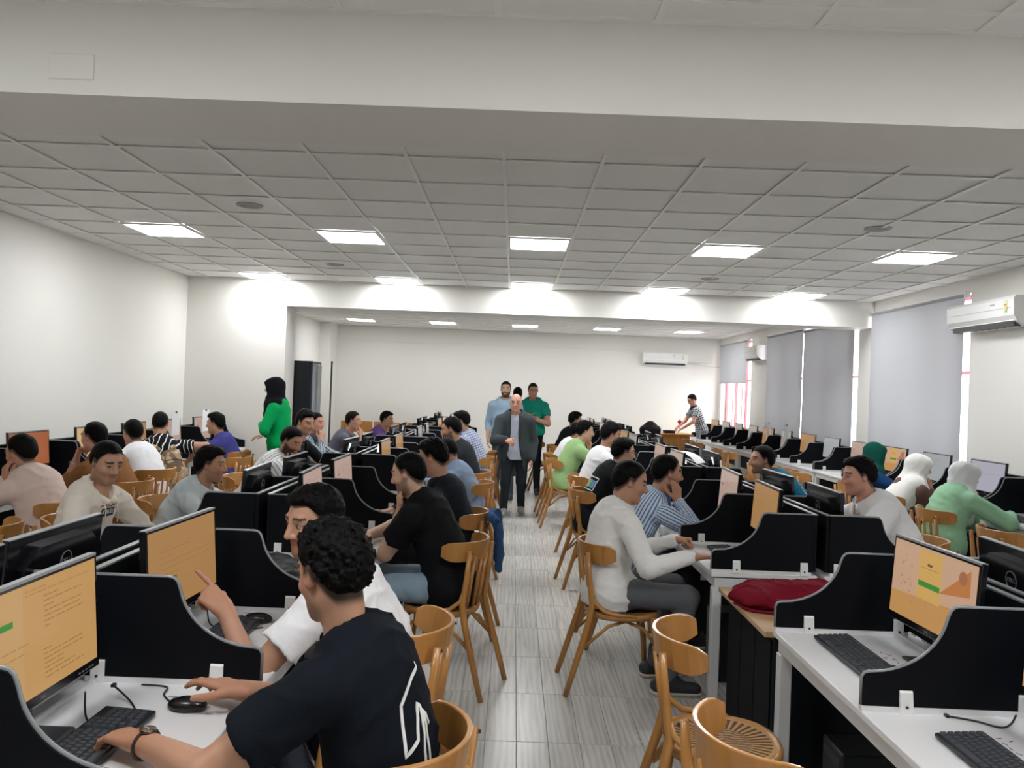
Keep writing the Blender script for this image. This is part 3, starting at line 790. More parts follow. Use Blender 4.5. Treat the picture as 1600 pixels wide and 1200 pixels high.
for (key, k), (xf, y, rz) in STATIONS.items():
    sgn = -1 if rz > 0 else 1                       # direction user -> desk
    x = xf+sgn*.40
    jy = rnd.uniform(-.03, .03); ja = rnd.uniform(-.05, .05)
    s = SCR.get((key, k), rnd.choice(['pink', 'pink', 'tan', 'grey']))
    if key in ('Lb', 'Rb'): lb = f'black monitor seen from behind, {NTH(k)}, {ROWN[key]}'
    else: lb = f'black monitor showing a {CN[s]}, {NTH(k)}, {ROWN[key]}'
    if key == 'La' and k == 0: jy = -.06; ja = 0
    if key == 'Lb' and k == 1: jy = -.23; ja = .0
    if key == 'Ra' and k == 1: jy = -.02; ja = .04
    monitor((x, y+jy, DZ+.001), rz+ja, s, lb, 'black monitors on the desks')
    # keyboards and mice where they can be seen
    if (key in ('La', 'Ra') and k < 4) or (key == 'Rw' and k < 5) or (key == 'Lw' and k in (2, 3)):
        near = (key, k) in (('La', 0), ('Ra', 0), ('Ra', 1))
        off = {('La', 0): (.215, -.06), ('La', 1): (.20, .02), ('Ra', 0): (.13, .0), ('Ra', 1): (.125, .075), ('Ra', 2): (.14, .05)}.get((key, k), (.13, 0))
        place(KB1 if near else KB2, USED, (xf+sgn*off[0], y+off[1], DZ+.001), rz, label=f'black keyboard, {NTH(k)}, {ROWN[key]}', cat='keyboard', group='black keyboards on the desks')
        if key == 'La':
            mx, my = {0: (.15, .215), 1: (.22, .235)}.get(k, (.16, .27))
            place(MOUSE, USED, (xf-mx, y+my, DZ+.001), rz, label=f'black mouse, {NTH(k)}, {ROWN[key]}', cat='mouse', group='black mice on the desks')
    if key in ('La', 'Ra') and k < 4:
        place(TOWER, USED, (xf+sgn*.14, y+(.0 if key == 'La' else .12), 0), rz, label=f'black computer tower under the desk, {NTH(k)}, {ROWN[key]}', cat='computer', group='computer towers under the desks')
# ================================================================== PEOPLE
M_skin = mat('skin', (.5, .3, .2), .5, attr='Col', spec=.35)
def cloth(name, col, pat=None):
    """pat: None | ('stripe', colour, freq, duty) | ('check', colour, freq, duty) | ('zebra', colour)"""
    if name in MATS: return MATS[name]
    m = mat(name, col, .8, bump=(38, .35, .006), spec=.12)
    if pat:
        N, L, b = nodes_of(m); a = N.new('ShaderNodeAttribute'); a.attribute_name = 'st'; sp = N.new('ShaderNodeSeparateXYZ'); L.new(a.outputs['Vector'], sp.inputs[0])
        def band(sock, fr, duty):
            ml = N.new('ShaderNodeMath'); ml.operation = 'MULTIPLY'; ml.inputs[1].default_value = fr; L.new(sock, ml.inputs[0])
            fc = N.new('ShaderNodeMath'); fc.operation = 'FRACT'; L.new(ml.outputs[0], fc.inputs[0])
            g = N.new('ShaderNodeMath'); g.operation = 'LESS_THAN'; g.inputs[1].default_value = duty; L.new(fc.outputs[0], g.inputs[0]); return g.outputs[0]
        mx = N.new('ShaderNodeMixRGB'); mx.inputs[1].default_value = (*col, 1); mx.inputs[2].default_value = (*pat[1], 1)
        if pat[0] == 'stripe': L.new(band(sp.outputs[0], pat[2], pat[3]), mx.inputs[0])
        elif pat[0] == 'check':
            ad = N.new('ShaderNodeMath'); ad.operation = 'ADD'; L.new(band(sp.outputs[0], pat[2], pat[3]), ad.inputs[0]); L.new(band(sp.outputs[1], pat[2], pat[3]), ad.inputs[1])
            hv = N.new('ShaderNodeMath'); hv.operation = 'MULTIPLY'; hv.inputs[1].default_value = .5; L.new(ad.outputs[0], hv.inputs[0]); L.new(hv.outputs[0], mx.inputs[0])
        else:
            wv = N.new('ShaderNodeTexWave'); wv.inputs['Scale'].default_value = 7; wv.inputs['Distortion'].default_value = 5; wv.inputs['Detail'].default_value = 1.5; L.new(N['Texture Coordinate'].outputs['Object'], wv.inputs[0])
            g = N.new('ShaderNodeMath'); g.operation = 'GREATER_THAN'; g.inputs[1].default_value = .91; L.new(wv.outputs[0], g.inputs[0]); L.new(g.outputs[0], mx.inputs[0])
        L.new(mx.outputs[0], b.inputs['Base Color'])
    return m
M_hair = mat('black_hair', (.003, .0026, .0026), .55, bump=(160, .7, .003), spec=.09)
M_hairb = mat('dark_brown_hair', (.010, .007, .005), .55, bump=(160, .7, .003), spec=.1)
M_shoe = mat('shoe', (.05, .05, .055), .6)
M_sole = mat('sole', (.45, .42, .37), .7)
def unit(v): v = np.asarray(v, float); return v/(np.linalg.norm(v)+1e-9)
SKIN = {'m': (.48, .26, .168), 'l': (.62, .38, .265), 'd': (.40, .21, .13), 'r': (.60, .31, .22)}

def hand_prims(W, fd, back, s, pose='rest', sc=1.0):
    """W wrist, fd finger direction, back = back-of-hand normal, s = +1 right / -1 left"""
    y = unit(fd); z = unit(np.asarray(back, float)-y*np.dot(back, y)); x = np.cross(y, z)
    T = lambda p: W+sc*(x*p[0]+y*p[1]+z*p[2])
    th = -s
    pr = []
    kx = [-.031, -.0105, .0105, .030]; ky = [.083, .090, .086, .077]
    curl = {'rest': [(.30, .45, .35)]*4, 'flat': [(.10, .15, .1)]*4, 'type': [(.35, .65, .4)]*4, 'fist': [(1.35, 1.6, .9)]*4,
            'point': [(-.08, .10, .05), (1.2, 1.6, .9), (1.35, 1.6, .9), (1.4, 1.6, .9)], 'chin': [(.75, 1.1, .6), (.85, 1.2, .6), (.9, 1.2, .6), (.95, 1.2, .6)],
            'mouse': [(.05, .30, .25), (.05, .32, .25), (.15, .45, .3), (.25, .5, .3)], 'hold': [(.6, .8, .4)]*4}[pose]
    ln = [(.043, .026, .021), (.047, .029, .022), (.044, .027, .021), (.034, .021, .019)]
    pr.append(cone(T((0, -.02, 0)), T((0, .02, 0)), .026*sc, .028*sc, .012, z, .72))
    for i in range(4):
        j = i if th < 0 else 3-i                 # x slot: index next to the thumb
        X = kx[j] if th < 0 else kx[j]
        Xw = X*.62
        pr.append(cone(T((Xw, .012, 0)), T((X, ky[i], .002)), .0145*sc, .0125*sc, .016, z, .9))
    for i in range(4):
        j = i if th < 0 else 3-i
        p = np.array((kx[j], ky[i], .002)); a = 0.; r = .0096 if i < 3 else .0084
        spread = kx[j]*1.3 if pose in ('rest', 'flat', 'mouse', 'type') else 0
        for q in range(3):
            a += curl[i][q]
            d = np.array((math.sin(spread)*math.cos(a), math.cos(a), -math.sin(a)))
            p2 = p+d*ln[i][q]
            pr.append(cone(T(p), T(p2), r*sc, r*.90*sc, .005)); r *= .90; p = p2
    tb = {'fist': [(.50, .80, -.35), (.0, .75, -.65), (-.55, .6, -.5)], 'point': [(.50, .80, -.35), (.0, .75, -.65), (-.55, .6, -.5)], 'chin': [(.75, .60, -.25), (.45, .85, -.1), (.3, .9, 0)]}.get(pose, [(.78, .58, -.22), (.55, .80, -.2), (.35, .9, -.2)])
    p = np.array((th*.022, .018, -.004)); r = .0150
    for q, l in enumerate((.042, .033, .027)):
        d = unit((th*tb[q][0], tb[q][1], tb[q][2])); p2 = p+d*l
        pr.append(cone(T(p), T(p2), r*sc, r*.86*sc, .010 if q == 0 else .005)); r *= .84; p = p2
    return pr, T
def ik(S, Wt, a, b, pole):
    d = Wt-S; L_ = np.linalg.norm(d)
    if L_ > (a+b)*.985: Wt = S+d/L_*(a+b)*.985; d = Wt-S; L_ = np.linalg.norm(d)
    u = d/L_; x = (a*a-b*b+L_*L_)/(2*L_); hgt = math.sqrt(max(0, a*a-x*x))
    pv = np.asarray(pole, float); pv = unit(pv-u*np.dot(pv, u))
    return S+u*x+pv*hgt, Wt

def person(label, head, face, hyaw=0, hpitch=10, sit=True, shirt=None, pants=(.02, .022, .028), hair='short', skin='m', arms=('desk', 'desk'), beard=0, build=1., h=None,
           hijab=None, feet='fwd', jacket=None, coat=0, knee_out=.05, hairm=None, shoe=(.03, .03, .035), twist=0, roll=0, neck=1.0, sole=(.5, .47, .42), ret=None, seat_z=.46, pel=None):
    H = np.array(head, float); dist = math.hypot(H[0], H[1])
    if h is None: h = .0085 if dist < 3.6 else .0115 if dist < 6.2 else .015 if dist < 9 else .019
    hh = h*.52; hhand = min(.0075, max(.0036, h*.42))
    fa = math.radians(face); f = np.array((math.cos(fa), math.sin(fa), 0.)); r = np.array((f[1], -f[0], 0.)); up = np.array((0, 0, 1.))
    # head frame
    ya = fa+math.radians(hyaw); pa = math.radians(hpitch)
    hf = np.array((math.cos(ya)*math.cos(pa), math.sin(ya)*math.cos(pa), -math.sin(pa))); hr = np.array((math.sin(ya), -math.cos(ya), 0.)); hu = np.cross(hr, hf)
    if roll:
        ro = math.radians(roll); hr, hu = hr*math.cos(ro)-hu*math.sin(ro), hu*math.cos(ro)+hr*math.sin(ro)
    HR = np.stack([hr, hf, hu], 1)
    HT = lambda p: H+HR@np.asarray(p, float)
    N_ = H-f*.035-up*.165+(-hf*.02+hf*0)
    Lt = .47
    if sit:
        pz = seat_z+.095; dz = N_[2]-pz
        s_ = math.sqrt(max(0, Lt*Lt-dz*dz)) if dz < Lt else 0
        P = np.array((*(N_-f*s_)[:2], pz))
    else:
        P = N_-up*Lt*1.02-f*.03
    if pel is not None: P = np.array((*pel[:2], pel[2] if len(pel) > 2 else P[2]), float)
    tw = math.radians(twist)
    t = unit(N_-P); fr = unit(f-t*np.dot(f, t)); rr = np.cross(fr, t)
    sf = fr*math.cos(tw)-rr*math.sin(tw); sr = rr*math.cos(tw)+fr*math.sin(tw)
    bend = .045 if sit else .01
    Mi = P+(N_-P)*.45-fr*bend; Ch = P+(N_-P)*.76-fr*bend*.75
    Sh = {s: N_-t*.078+sr*s*.172*build+sf*.012 for s in (-1, 1)}
    Hp = {s: P+r*s*.088 for s in (-1, 1)}
    Kn = {}; An = {}
    for s in (-1, 1):
        if sit:
            Kn[s] = Hp[s]+f*.425+r*s*knee_out; Kn[s][2] = P[2]-.005
            fx = {'fwd': .04, 'back': -.24, 'mid': -.10}[feet]
            An[s] = Kn[s]+f*fx; An[s][2] = .10; An[s] += r*s*.0
        else:
            st = {'fwd': 0, 'walk': .14*s, 'back': 0, 'mid': 0}[feet]
            Kn[s] = Hp[s]+r*s*.012+f*(.02+st*.6); Kn[s][2] = P[2]*.52
            An[s] = Hp[s]+r*s*.025+f*(st-.02); An[s][2] = .10
    E_, W_, HD = {}, {}, {}
    for s, sp in zip((-1, 1), arms):
        if isinstance(sp, str): sp = {'k': sp}
        k = sp.get('k'); pole = -up*.6+r*s*.6-f*.25; pose = 'rest'; fd = None; back = up
        if k == 'desk': Wt = N_+f*.36+r*s*.15; Wt[2] = DZ+.045; pole = r*s*.9-up*.4; pose = 'type'
        elif k == 'in': Wt = N_+f*.30+r*s*.02; Wt[2] = DZ+.045; pole = r*s*1.-up*.1; pose = 'rest'; fd = -r*s+f*.2
        elif k == 'chin': Wt = HT((s*.035, .085, -.205)); pole = -up+f*.35+r*s*.25; fd = HR@np.array((-s*.25, -.05, 1.)); back = HR@np.array((s*.3, 1, .0)); pose = 'chin'
        elif k == 'cheek': Wt = HT((s*.105, .055, -.165)); pole = -up+f*.3+r*s*.35; fd = HR@np.array((-s*.12, -.15, 1.)); back = HR@np.array((s*1., .5, 0)); pose = 'hold'
        elif k == 'mouth': Wt = HT((s*.055, .125, -.19)); pole = -up+f*.3+r*s*.3; fd = HR@np.array((-s*.35, -.1, 1.)); back = HR@np.array((s*.4, 1, .0)); pose = 'chin'
        elif k == 'lap': Wt = P+f*.26+r*s*.09+up*.13; pole = r*s-up*.3; 
        elif k == 'side': Wt = Sh[s]-up*.50+r*s*.05+f*.03; pole = -f+r*s*.3; fd = -up+f*.15; back = r*s
        elif k == 'belly': Wt = P+up*.20+f*.20-r*s*-.04; pole = r*s-up*.5-f*.3; fd = -r*s+f*.2; back = f
        else: Wt = np.array(sp['w'], float)
        if 'pole' in sp: pole = np.array(sp['pole'], float)
        if 'pose' in sp: pose = sp['pose']
        E_[s], W_[s] = ik(Sh[s], Wt, .285*(1 if build < 1.1 else 1.05), .255, pole)
        if fd is None: fd = W_[s]-E_[s]
        if 'fd' in sp: fd = np.array(sp['fd'], float)
        if 'back' in sp: back = np.array(sp['back'], float)
        HD[s] = (fd, back, pose)
    b = build
    torso = lambda g: [cone(Hp[-1], Hp[1], (.100+g)*b, None, .03, fr, .95), cone(P+up*.02, Mi, (.142+g)*b, (.140+g)*b, .05, fr, .76), cone(Mi, Ch, (.142+g)*b, (.160+g)*b, .05, fr, .72),
                       cone(Sh[-1]*.90+Sh[1]*.10, Sh[1]*.90+Sh[-1]*.10, .050+g*.7, None, .03), cone(Ch, N_-t*.15, (.13+g)*b, (.08+g), .04, fr, .75),
                       cone(Sh[-1]*.8+Sh[1]*.2, N_-t*.068-sr*.02, .044+g*.5, .040+g*.3, .022), cone(Sh[1]*.8+Sh[-1]*.2, N_-t*.068+sr*.02, .044+g*.5, .040+g*.3, .022)]
    def arm(s, g, end=1., ru=.050, rf=.042, rw=.028):
        out = [cone(Sh[s], E_[s], (ru+.006)*b+g, ru*.84*b+g, .03)]
        if end > 0: out.append(cone(E_[s], E_[s]+(W_[s]-E_[s])*end, rf*b+g, (rf+(rw-rf)*end)+g, .015))
        return out
    root = empty('person', (P[0], P[1], 0), 0, label=label, cat='person')
    off = np.array((P[0], P[1], 0.))
    def put(name, V, Q, m, parent=root, **kw): return link(name, raw_mesh(name, V-off, Q, m, **kw), parent)
    sk = np.array(SKIN[skin])
    # ---- body (skin): trunk core, neck, arms, then head and hands at finer resolution, one mesh
    body = torso(-.03)+[cone(N_-t*.03, HT((0, -.025, -.05)), .056*neck, .054*neck, .03)]
    for s in (-1, 1): body += arm(s, 0)
    for s in (-1, 1): body += [cone(Hp[s], Kn[s], .062, .048, .03), cone(Kn[s], An[s], .046, .034, .02)]
    V, Q = skin_mesh(body, max(h, .0085)); Cc = np.tile(sk, (len(V), 1))
    parts = [(V, Q, Cc)]
    hp = [ell(HT((0, -.012, .034)), (.0745, .096, .086), .02, HR), ell(HT((0, .018, -.030)), (.061, .072, .086), .03, HR),
          cone(HT((-.046, .0, -.062)), HT((-.012, .064, -.096)), .020, .019, .03), cone(HT((.046, .0, -.062)), HT((.012, .064, -.096)), .020, .019, .03),
          ell(HT((-.036, .058, -.022)), (.022, .022, .02), .02, HR), ell(HT((.036, .058, -.022)), (.022, .022, .02), .02, HR),
          cone(HT((-.038, .074, .030)), HT((.038, .074, .030)), .012, None, .016),
          ('e', A(HT((-.032, .104, .006))), A((.021, .022, .014)), A(HR), .012, 's'), ('e', A(HT((.032, .104, .006))), A((.021, .022, .014)), A(HR), .012, 's'),
          ell(HT((-.031, .073, .007)), (.0145, .0135, .0125), .003, HR), ell(HT((.031, .073, .007)), (.0145, .0135, .0125), .003, HR),
          cone(HT((0, .085, .022)), HT((0, .107, -.026)), .0075, .0125, .012), ell(HT((-.013, .093, -.031)), (.010, .011, .009), .008, HR), ell(HT((.013, .093, -.031)), (.010, .011, .009), .008, HR),
          cone(HT((-.020, .079, -.0565)), HT((.020, .079, -.0565)), .0065, None, .006), cone(HT((-.016, .078, -.069)), HT((.016, .078, -.069)), .0075, None, .006),
          cone(N_-t*.02, HT((0, -.028, -.04)), .0575*neck, .055*neck, .025)]
    for s in (-1, 1):
        Re = HR@np.array(Matrix.Rotation(s*-.35, 3, 'Z'))
        hp += [ell(HT((s*.077, -.008, .0)), (.008, .019, .030), .006, Re), ell(HT((s*.085, -.004, .004)), (.006, .011, .018), .004, Re, 's')]
    V, Q = skin_mesh(hp, hh); l = (V-H)@HR; x, y, z = l.T
    Cc = np.tile(sk, (len(V), 1))
    def blend(m, col, a=1.): 
        w_ = np.clip(m, 0, 1)[:, None]*a; Cc[:] = Cc*(1-w_)+np.array(col)*w_
    sm = lambda e0, e1, v: np.clip((v-e0)/(e1-e0), 0, 1)
    ear = sm(.070, .078, np.abs(x)); blend(ear*.5, sk*np.array((1.05, .75, .7)))
    if not hijab or True:
        hc = (.010, .008, .007)
        blend((np.abs(z+.063) < .011)*(np.abs(x) < .025)*(y > .074), sk*np.array((.88, .60, .58)), .7)
        blend((np.abs(z+.063) < .0016)*(np.abs(x) < .021)*(y > .07), sk*.4, .7)
        br_ = (np.abs(np.abs(x)-.033) < .020)*(np.abs(z-.0335+.10*np.abs(np.abs(x)-.030)) < .0052)*(y > .04); blend(br_, hc, .9)
        ey = ((np.abs(x)-.031)**2/(.0130**2)+(z-.0050)**2/(.0050**2) < 1)*(y > .05); blend(ey, (.40, .36, .34))
        ir = ((np.abs(x)-.031)**2+(z-.0055)**2 < .0062**2)*ey; blend(ir, (.012, .008, .006))
        ln_ = (((np.abs(x)-.031)**2/(.0155**2)+(z-.0065)**2/(.0082**2) < 1)*(y > .05))*(1-np.clip(ey, 0, 1))*(z > .004); blend(ln_, (.02, .012, .01), .8)
        blend(((np.abs(np.abs(x)-.008) < .004)*(np.abs(z+.037) < .004)*(y > .088)), sk*.3, .8)
        blend(np.exp(-((np.abs(x)-.036)**2+(z+.025)**2)/.0004)*(y > .03), sk*np.array((1.12, .86, .80)), .35)
    if beard and not hijab:
        jaw = np.maximum(sm(-.040, -.058, z-.25*np.maximum(0, -y+.05)*0), 0)
        band = sm(.0, .02, y+.02)*sm(-.028, -.05, z+(.035 if beard < 2 else .02)*(np.abs(x) < .03)-.55*np.maximum(0, .045-y))
        must = (np.abs(x) < .030)*(np.abs(z+.0465) < .0075)*(y > .07)
        lip = (np.abs(z+.063) < .011)*(np.abs(x) < .022)
        wgt = np.clip(np.maximum(band*(z > -.13), must), 0, 1)*(1-lip)*(z > -.125-.2*np.maximum(0, y-.02))
        blend(wgt, (.013, .010, .009), min(1, .45*beard))
    if hair and hair != 'bald':
        zl = np.interp(y, [-.2, -.06, -.03, -.012, .012, .03, .05, .075, .2], [-.085, -.075, -.03, .012, .0, .035, .072, .078, .08])
        blend(sm(-.008, .012, z-zl)*(np.abs(x)+0*y > -1), (.016, .012, .011), .93)
    if hair == 'bald':
        zl = np.interp(y, [-.2, -.06, -.03, -.012, .012, .2], [-.07, -.05, -.02, .012, .01, .3]); blend((z > zl)*(z < .045)*1., (.35, .32, .30), .55)
    parts.append((V, Q, Cc))
    for s in (-1, 1):
        fd, bk, pose = HD[s]
        pr, T = hand_prims(W_[s], fd, bk, s, pose, .98)
        pr = [cone(E_[s]+(W_[s]-E_[s])*.80, W_[s], .042*b*.2+.028*.8, .0285, .01)]+pr
        V, Q = skin_mesh(pr, hhand); Cc = np.tile(sk*np.array((1.0, .93, .90)), (len(V), 1)); parts.append((V, Q, Cc))
    o = 0; VV, QQ, CC = [], [], []
    for V, Q, Cc in parts: VV.append(V); QQ.append(Q+o); CC.append(Cc); o += len(V)
    put('body', np.concatenate(VV), np.concatenate(QQ), M_skin, cols=np.concatenate(CC))
    # ---- hair or scarf
    seed = (H[0]*7+H[1]*3) % 6
    if hijab:
        inner = ell(HT((0, .100, -.022)), (.052, .075, .084), .02, HR, 's')
        pr = [ell(HT((0, -.020, .024)), (.089, .120, .108), .03, HR), ell(HT((0, .045, .045)), (.070, .066, .062), .03, HR), ell(HT((0, .0, -.055)), (.082, .094, .10), .05, HR), cone(HT((0, -.03, -.08)), N_-t*.03+fr*.03, .088, .125, .06),
              cone(N_-t*.04+sr*-.10, N_-t*.04+sr*.10, .085, None, .06), cone(N_-t*.02+fr*.06, N_-t*.16+fr*.11, .085, .07, .06)]
        if hijab.get('long'): pr += [cone(N_-t*.06-fr*.04, Mi-fr*.035, .15, .185, .05, fr, .74), cone(Sh[1]*.7+N_*.3-fr*.05, Mi-fr*.06+rr*.06, .09, .13, .05)]
        pr.append(inner)
        V, Q = skin_mesh(pr, max(.007, h*.75), lambda p: -.0055*(1-np.abs(np.sin((p@unit(.8*hf-.45*hu))*42+2.2*wob(p, 8, seed))))**2.5+.002*wob(p, 22, seed))
        put('headscarf', V, Q, cloth('scarf_'+hijab['name'], hijab['col']))
    elif hair and hair != 'bald':
        tt = {'short': (.009, .012), 'crop': (.005, .006), 'curly': (.020, .030), 'quiff': (.010, .028), 'full': (.014, .020)}[hair]
        base = [ell(HT((0, -.014, .038)), (.0755+tt[0]*.75, .098+tt[0]*.8, .084+tt[1]*.8), .02, HR), ell(HT((0, -.045, -.01)), (.064+tt[0]*.6, .062+tt[0]*.6, .066), .03, HR)]
        if hair in ('quiff', 'curly', 'full'): base.append(ell(HT((0, .045, .085)), (.058, .050, .030+tt[1]*.45), .03, HR))
        def fnh(p):
            d = evs(base, p); q = (p-H)@HR; x_, y_, z_ = q.T
            zl = np.interp(y_, [-.2, -.075, -.04, -.014, .012, .03, .05, .075, .2], [-.070, -.062, -.02, .022, .012, .045, .076, .078, .080])
            cut = (zl-z_)*.75
            am, fq = {'curly': (.0065, 62), 'quiff': (.0042, 70), 'full': (.0035, 60)}.get(hair, (.0018, 90))
            d = d+.9*tt[0]*np.exp(-np.maximum(z_-zl, 0)/.022)+.003*np.exp(-np.maximum(z_-zl, 0)/.015)
            d = d+(am*1.3*vnoise(p, fq*1.25, int(seed*10))+am*.6*vnoise(p, fq*2.7, int(seed*10)+5) if am > .002 else am*wob(p, fq, seed))
            return np.maximum(d, cut)
        lo, hi = bounds(base, .03); V, Q = polygonise(fnh, lo, hi, hh if hair != 'curly' else hh*.85, .012)
        put('hair', V, Q, hairm or M_hair)
    # ---- shirt
    sh = shirt; g = sh.get('g', .012)
    def st_of(V):
        dT = np.minimum(ev1(torso(g)[1], V.astype(np.float32)), ev1(torso(g)[2], V.astype(np.float32)))
        q = V-P; a = np.arctan2(q@rr, q@fr); st = np.stack([a*.16, q@t, np.zeros(len(V))], 1)
        V4 = V.astype(np.float32); best = dT-.005
        for s in (-1, 1):
            for (a0, a1, r_) in ((Sh[s], E_[s], .05), (E_[s], W_[s], .038)):
                d_ = ev1(cone(a0, a1, r_), V4); mm = d_ < best; best = np.minimum(best, d_)
                ax = unit(a1-a0); u = unit(np.cross(ax, fr+.3*rr)); w_ = np.cross(ax, u); q2 = V[mm]-a0
                st[mm] = np.stack([np.arctan2(q2@w_, q2@u)*.062+s, q2@ax, np.zeros(mm.sum())], 1)
        return st
    pr = torso(g)
    hem = sh.get('hem', .10)
    if sit: pr.append(cone(P-fr*.02, P+fr*.05-up*.02, (.135+g)*b, (.12+g)*b, .04, fr, .95))
    else: pr.append(cone(P+up*.05, P-up*hem, (.138+g)*b, (.135+g)*b, .04, fr, .78))
    if sh.get('belly'): pr.append(ell(P+(N_-P)*.35+fr*.05, (.13*b, .13*b, .14), .06, np.stack([rr, fr, t], 1)))
    for s in (-1, 1):
        if sh.get('long'): pr += arm(s, g*.75, .93)
        elif sh.get('roll'): pr += arm(s, g*.75, .45)
        else:
            e = Sh[s]+(E_[s]-Sh[s])*sh.get('slv', .60); pr.append(cuff(Sh[s], e, .056*b+g, .060*b+g, .03))
    # neckline
    nc = N_-t*.018+fr*.006
    ndir = unit(HT((0, -.02, -.06))-N_)
    pr.append(cone(N_-t*.10+fr*.02, HT((0, -.01, -.02)), .062*neck, .068*neck, .006, None, 1., 's'))
    if sh.get('sit_cut', True): pr.append(plane(P-up*(.085 if sit else hem+.02), -up, .01))
    amp = sh.get('wr', .0036)
    def crease(ph): return (1-np.abs(np.sin(ph)))**2.2
    ph0 = seed*1.3
    def fold(p):
        q_ = np.stack([(p-P)@rr, (p-P)@fr, (p-P)@t], 1); w1 = wob(q_, 6.5, seed); w2 = wob(q_, 9, seed+2)
        m1 = np.clip(.45+.9*wob(q_, 5, seed+4), 0, 1); m2 = np.clip(.4+.9*wob(q_, 6, seed+5), 0, 1)
        d = .8*wob(q_, 13, seed)-2.6*m1*crease(q_@np.array((16, 8, 34.))+3.2*w1+ph0)-2.2*m2*crease(q_@np.array((-26, 9, 27.))+3.*w2+ph0)+1.0
        for s in (-1, 1):
            de = np.linalg.norm(p-E_[s], axis=1); ax_ = unit(W_[s]-Sh[s])
            d = d-2.2*np.exp(-(de/.11)**2)*crease((p-E_[s])@ax_*75+1.8*w1)
        return amp*d
    V, Q = skin_mesh(pr, h, fold)
    so_ = put('shirt' if not jacket else 'shirt', V, Q, cloth('shirt_'+sh['name'], sh['col'], sh.get('pat')), st=st_of(V) if sh.get('pat') else None)
    cl = sh.get('collar', 'tee')
    ring = []
    ax = unit(ndir*.6+t*.4); u0 = unit(sf-ax*np.dot(sf, ax)); v0 = np.cross(ax, u0); cc = N_-t*.006+fr*.004
    if cl == 'tee':
        p_ = [cc+(u0*math.cos(q)*.072+v0*math.sin(q)*.074)*1.0-ax*(.030*max(0, math.cos(q))) for q in np.linspace(0, 2*PI, 25)[:-1]]
        MB().tube([tuple(q-off) for q in p_], .0095, 6, closed=True, flat=(1.2, .7)).build('collar', cloth('shirt_'+sh['name'], sh['col']), so_)
    elif cl == 'hood':
        p2 = [cone(cc-u0*.085-ax*.01+v0*s*.04, cc-u0*.05-ax*.005+v0*s*.095, .042, .036, .04) for s in (-1, 1)]+[cone(cc-u0*.085-ax*.05, cc-u0*.085-ax*.05-t*.05, .05, .035, .05)]
        p2 += [cone(cc-u0*.03-ax*.003+v0*s*.098, cc+u0*.090-ax*.050+v0*s*.035, .030, .022, .03) for s in (-1, 1)]
        V, Q = skin_mesh(p2, max(h, .008)); put('hood', V, Q, cloth('shirt_'+sh['name'], sh['col']), so_)
        for s in (-1, 1): MB().tube([tuple(q-off) for q in (cc+u0*.085-ax*.05+v0*s*.05, cc+u0*.115-ax*.10+v0*s*.055, cc+u0*.125-ax*.17+v0*s*.06)], .0035, 6).build('drawstring', cloth('shirt_'+sh['name'], sh['col']), so_)
    else:
        v = []; f_ = []; n = 22
        for k in range(n):
            q = -PI+.16+(2*PI-.32)*k/(n-1); q += PI       # opening faces forward
            d = u0*math.cos(q)+v0*math.sin(q); drop = .028*max(0, math.cos(q))**2
            for rad, hh_ in ((.072, .046), (.077, .048), (.102, -.008), (.094, -.014)): v.append(tuple(cc+d*rad+ax*(hh_-drop*(1 if hh_ > 0 else 1.35))-off))
        for k in range(n-1):
            for q in range(4): f_.append((k*4+q, k*4+(q+1) % 4, k*4+4+(q+1) % 4, k*4+4+q))
        f_ += [(0,1,2,3), ((n-1)*4+3, (n-1)*4+2, (n-1)*4+1, (n-1)*4)]
        MB().add(v, f_, 0, True).build('collar', cloth('shirt_'+sh['name'], sh['col']), so_)
    # ---- jacket (open front)
    if jacket:
        pr = torso(.034)+[cone(P+up*.05, P-up*.16, .165*b, .172*b, .04, fr, .80)]
        for s in (-1, 1): pr += arm(s, .024, .95, .052, .046, .036)
        pr.append(cone(N_-t*.05-sr*.04, N_-t*.05+sr*.04, .095, None, .05))
        pr.append(cone(N_-t*.10+fr*.02, HT((0, -.01, -.02)), .072, .078, .006, None, 1., 's'))
        def open_front(p):
            d = evs(pr, p)+.003*wob(p, 17, seed); q = p-P; a = np.abs(q@rr); fz = q@fr; hz = q@t
            wdt = np.interp(hz, [-.3, -.12, .02, .10, .36, .46, .6], [.14, .11, .075, .065, .055, .05, .05])
            return np.maximum(d, np.minimum(wdt-a, fz-.02)*.8)
        lo, hi = bounds(pr, .04); V, Q = polygonise(open_front, lo, hi, h, .03)
        jo = put('jacket', V, Q, cloth('jacket', jacket))
        for s in (-1, 1):
            pts = [N_-t*.02+rr*s*.06+fr*.02, N_-t*.10+rr*s*.085+fr*.105, N_-t*.22+rr*s*.075+fr*.135, N_-t*.34+rr*s*.068+fr*.13]
            MB().tube([tuple(q-off) for q in pts], [.022, .030, .026, .008], 8, flat=(.35, 1.)).build('lapel', cloth('jacket', jacket), jo)
    # ---- trousers and shoes
    pr = [cone(Hp[-1], Hp[1], .112*b, None, .04, fr if not sit else None, .95)]
    for s in (-1, 1): pr += [cone(Hp[s], Kn[s], .088*b, .066, .03), cone(Kn[s], An[s]+up*.0, .064, .052, .03)]
    if not sit: pr.append(plane(P+up*.10, up))
    pm = cloth('trousers_%.3f_%.3f_%.3f' % tuple(pants), pants)
    V, Q = skin_mesh(pr, max(h, .011), lambda p: .004*wob(p, 22, seed)+.002*wob(p, 45, seed)); put('trousers', V, Q, pm)
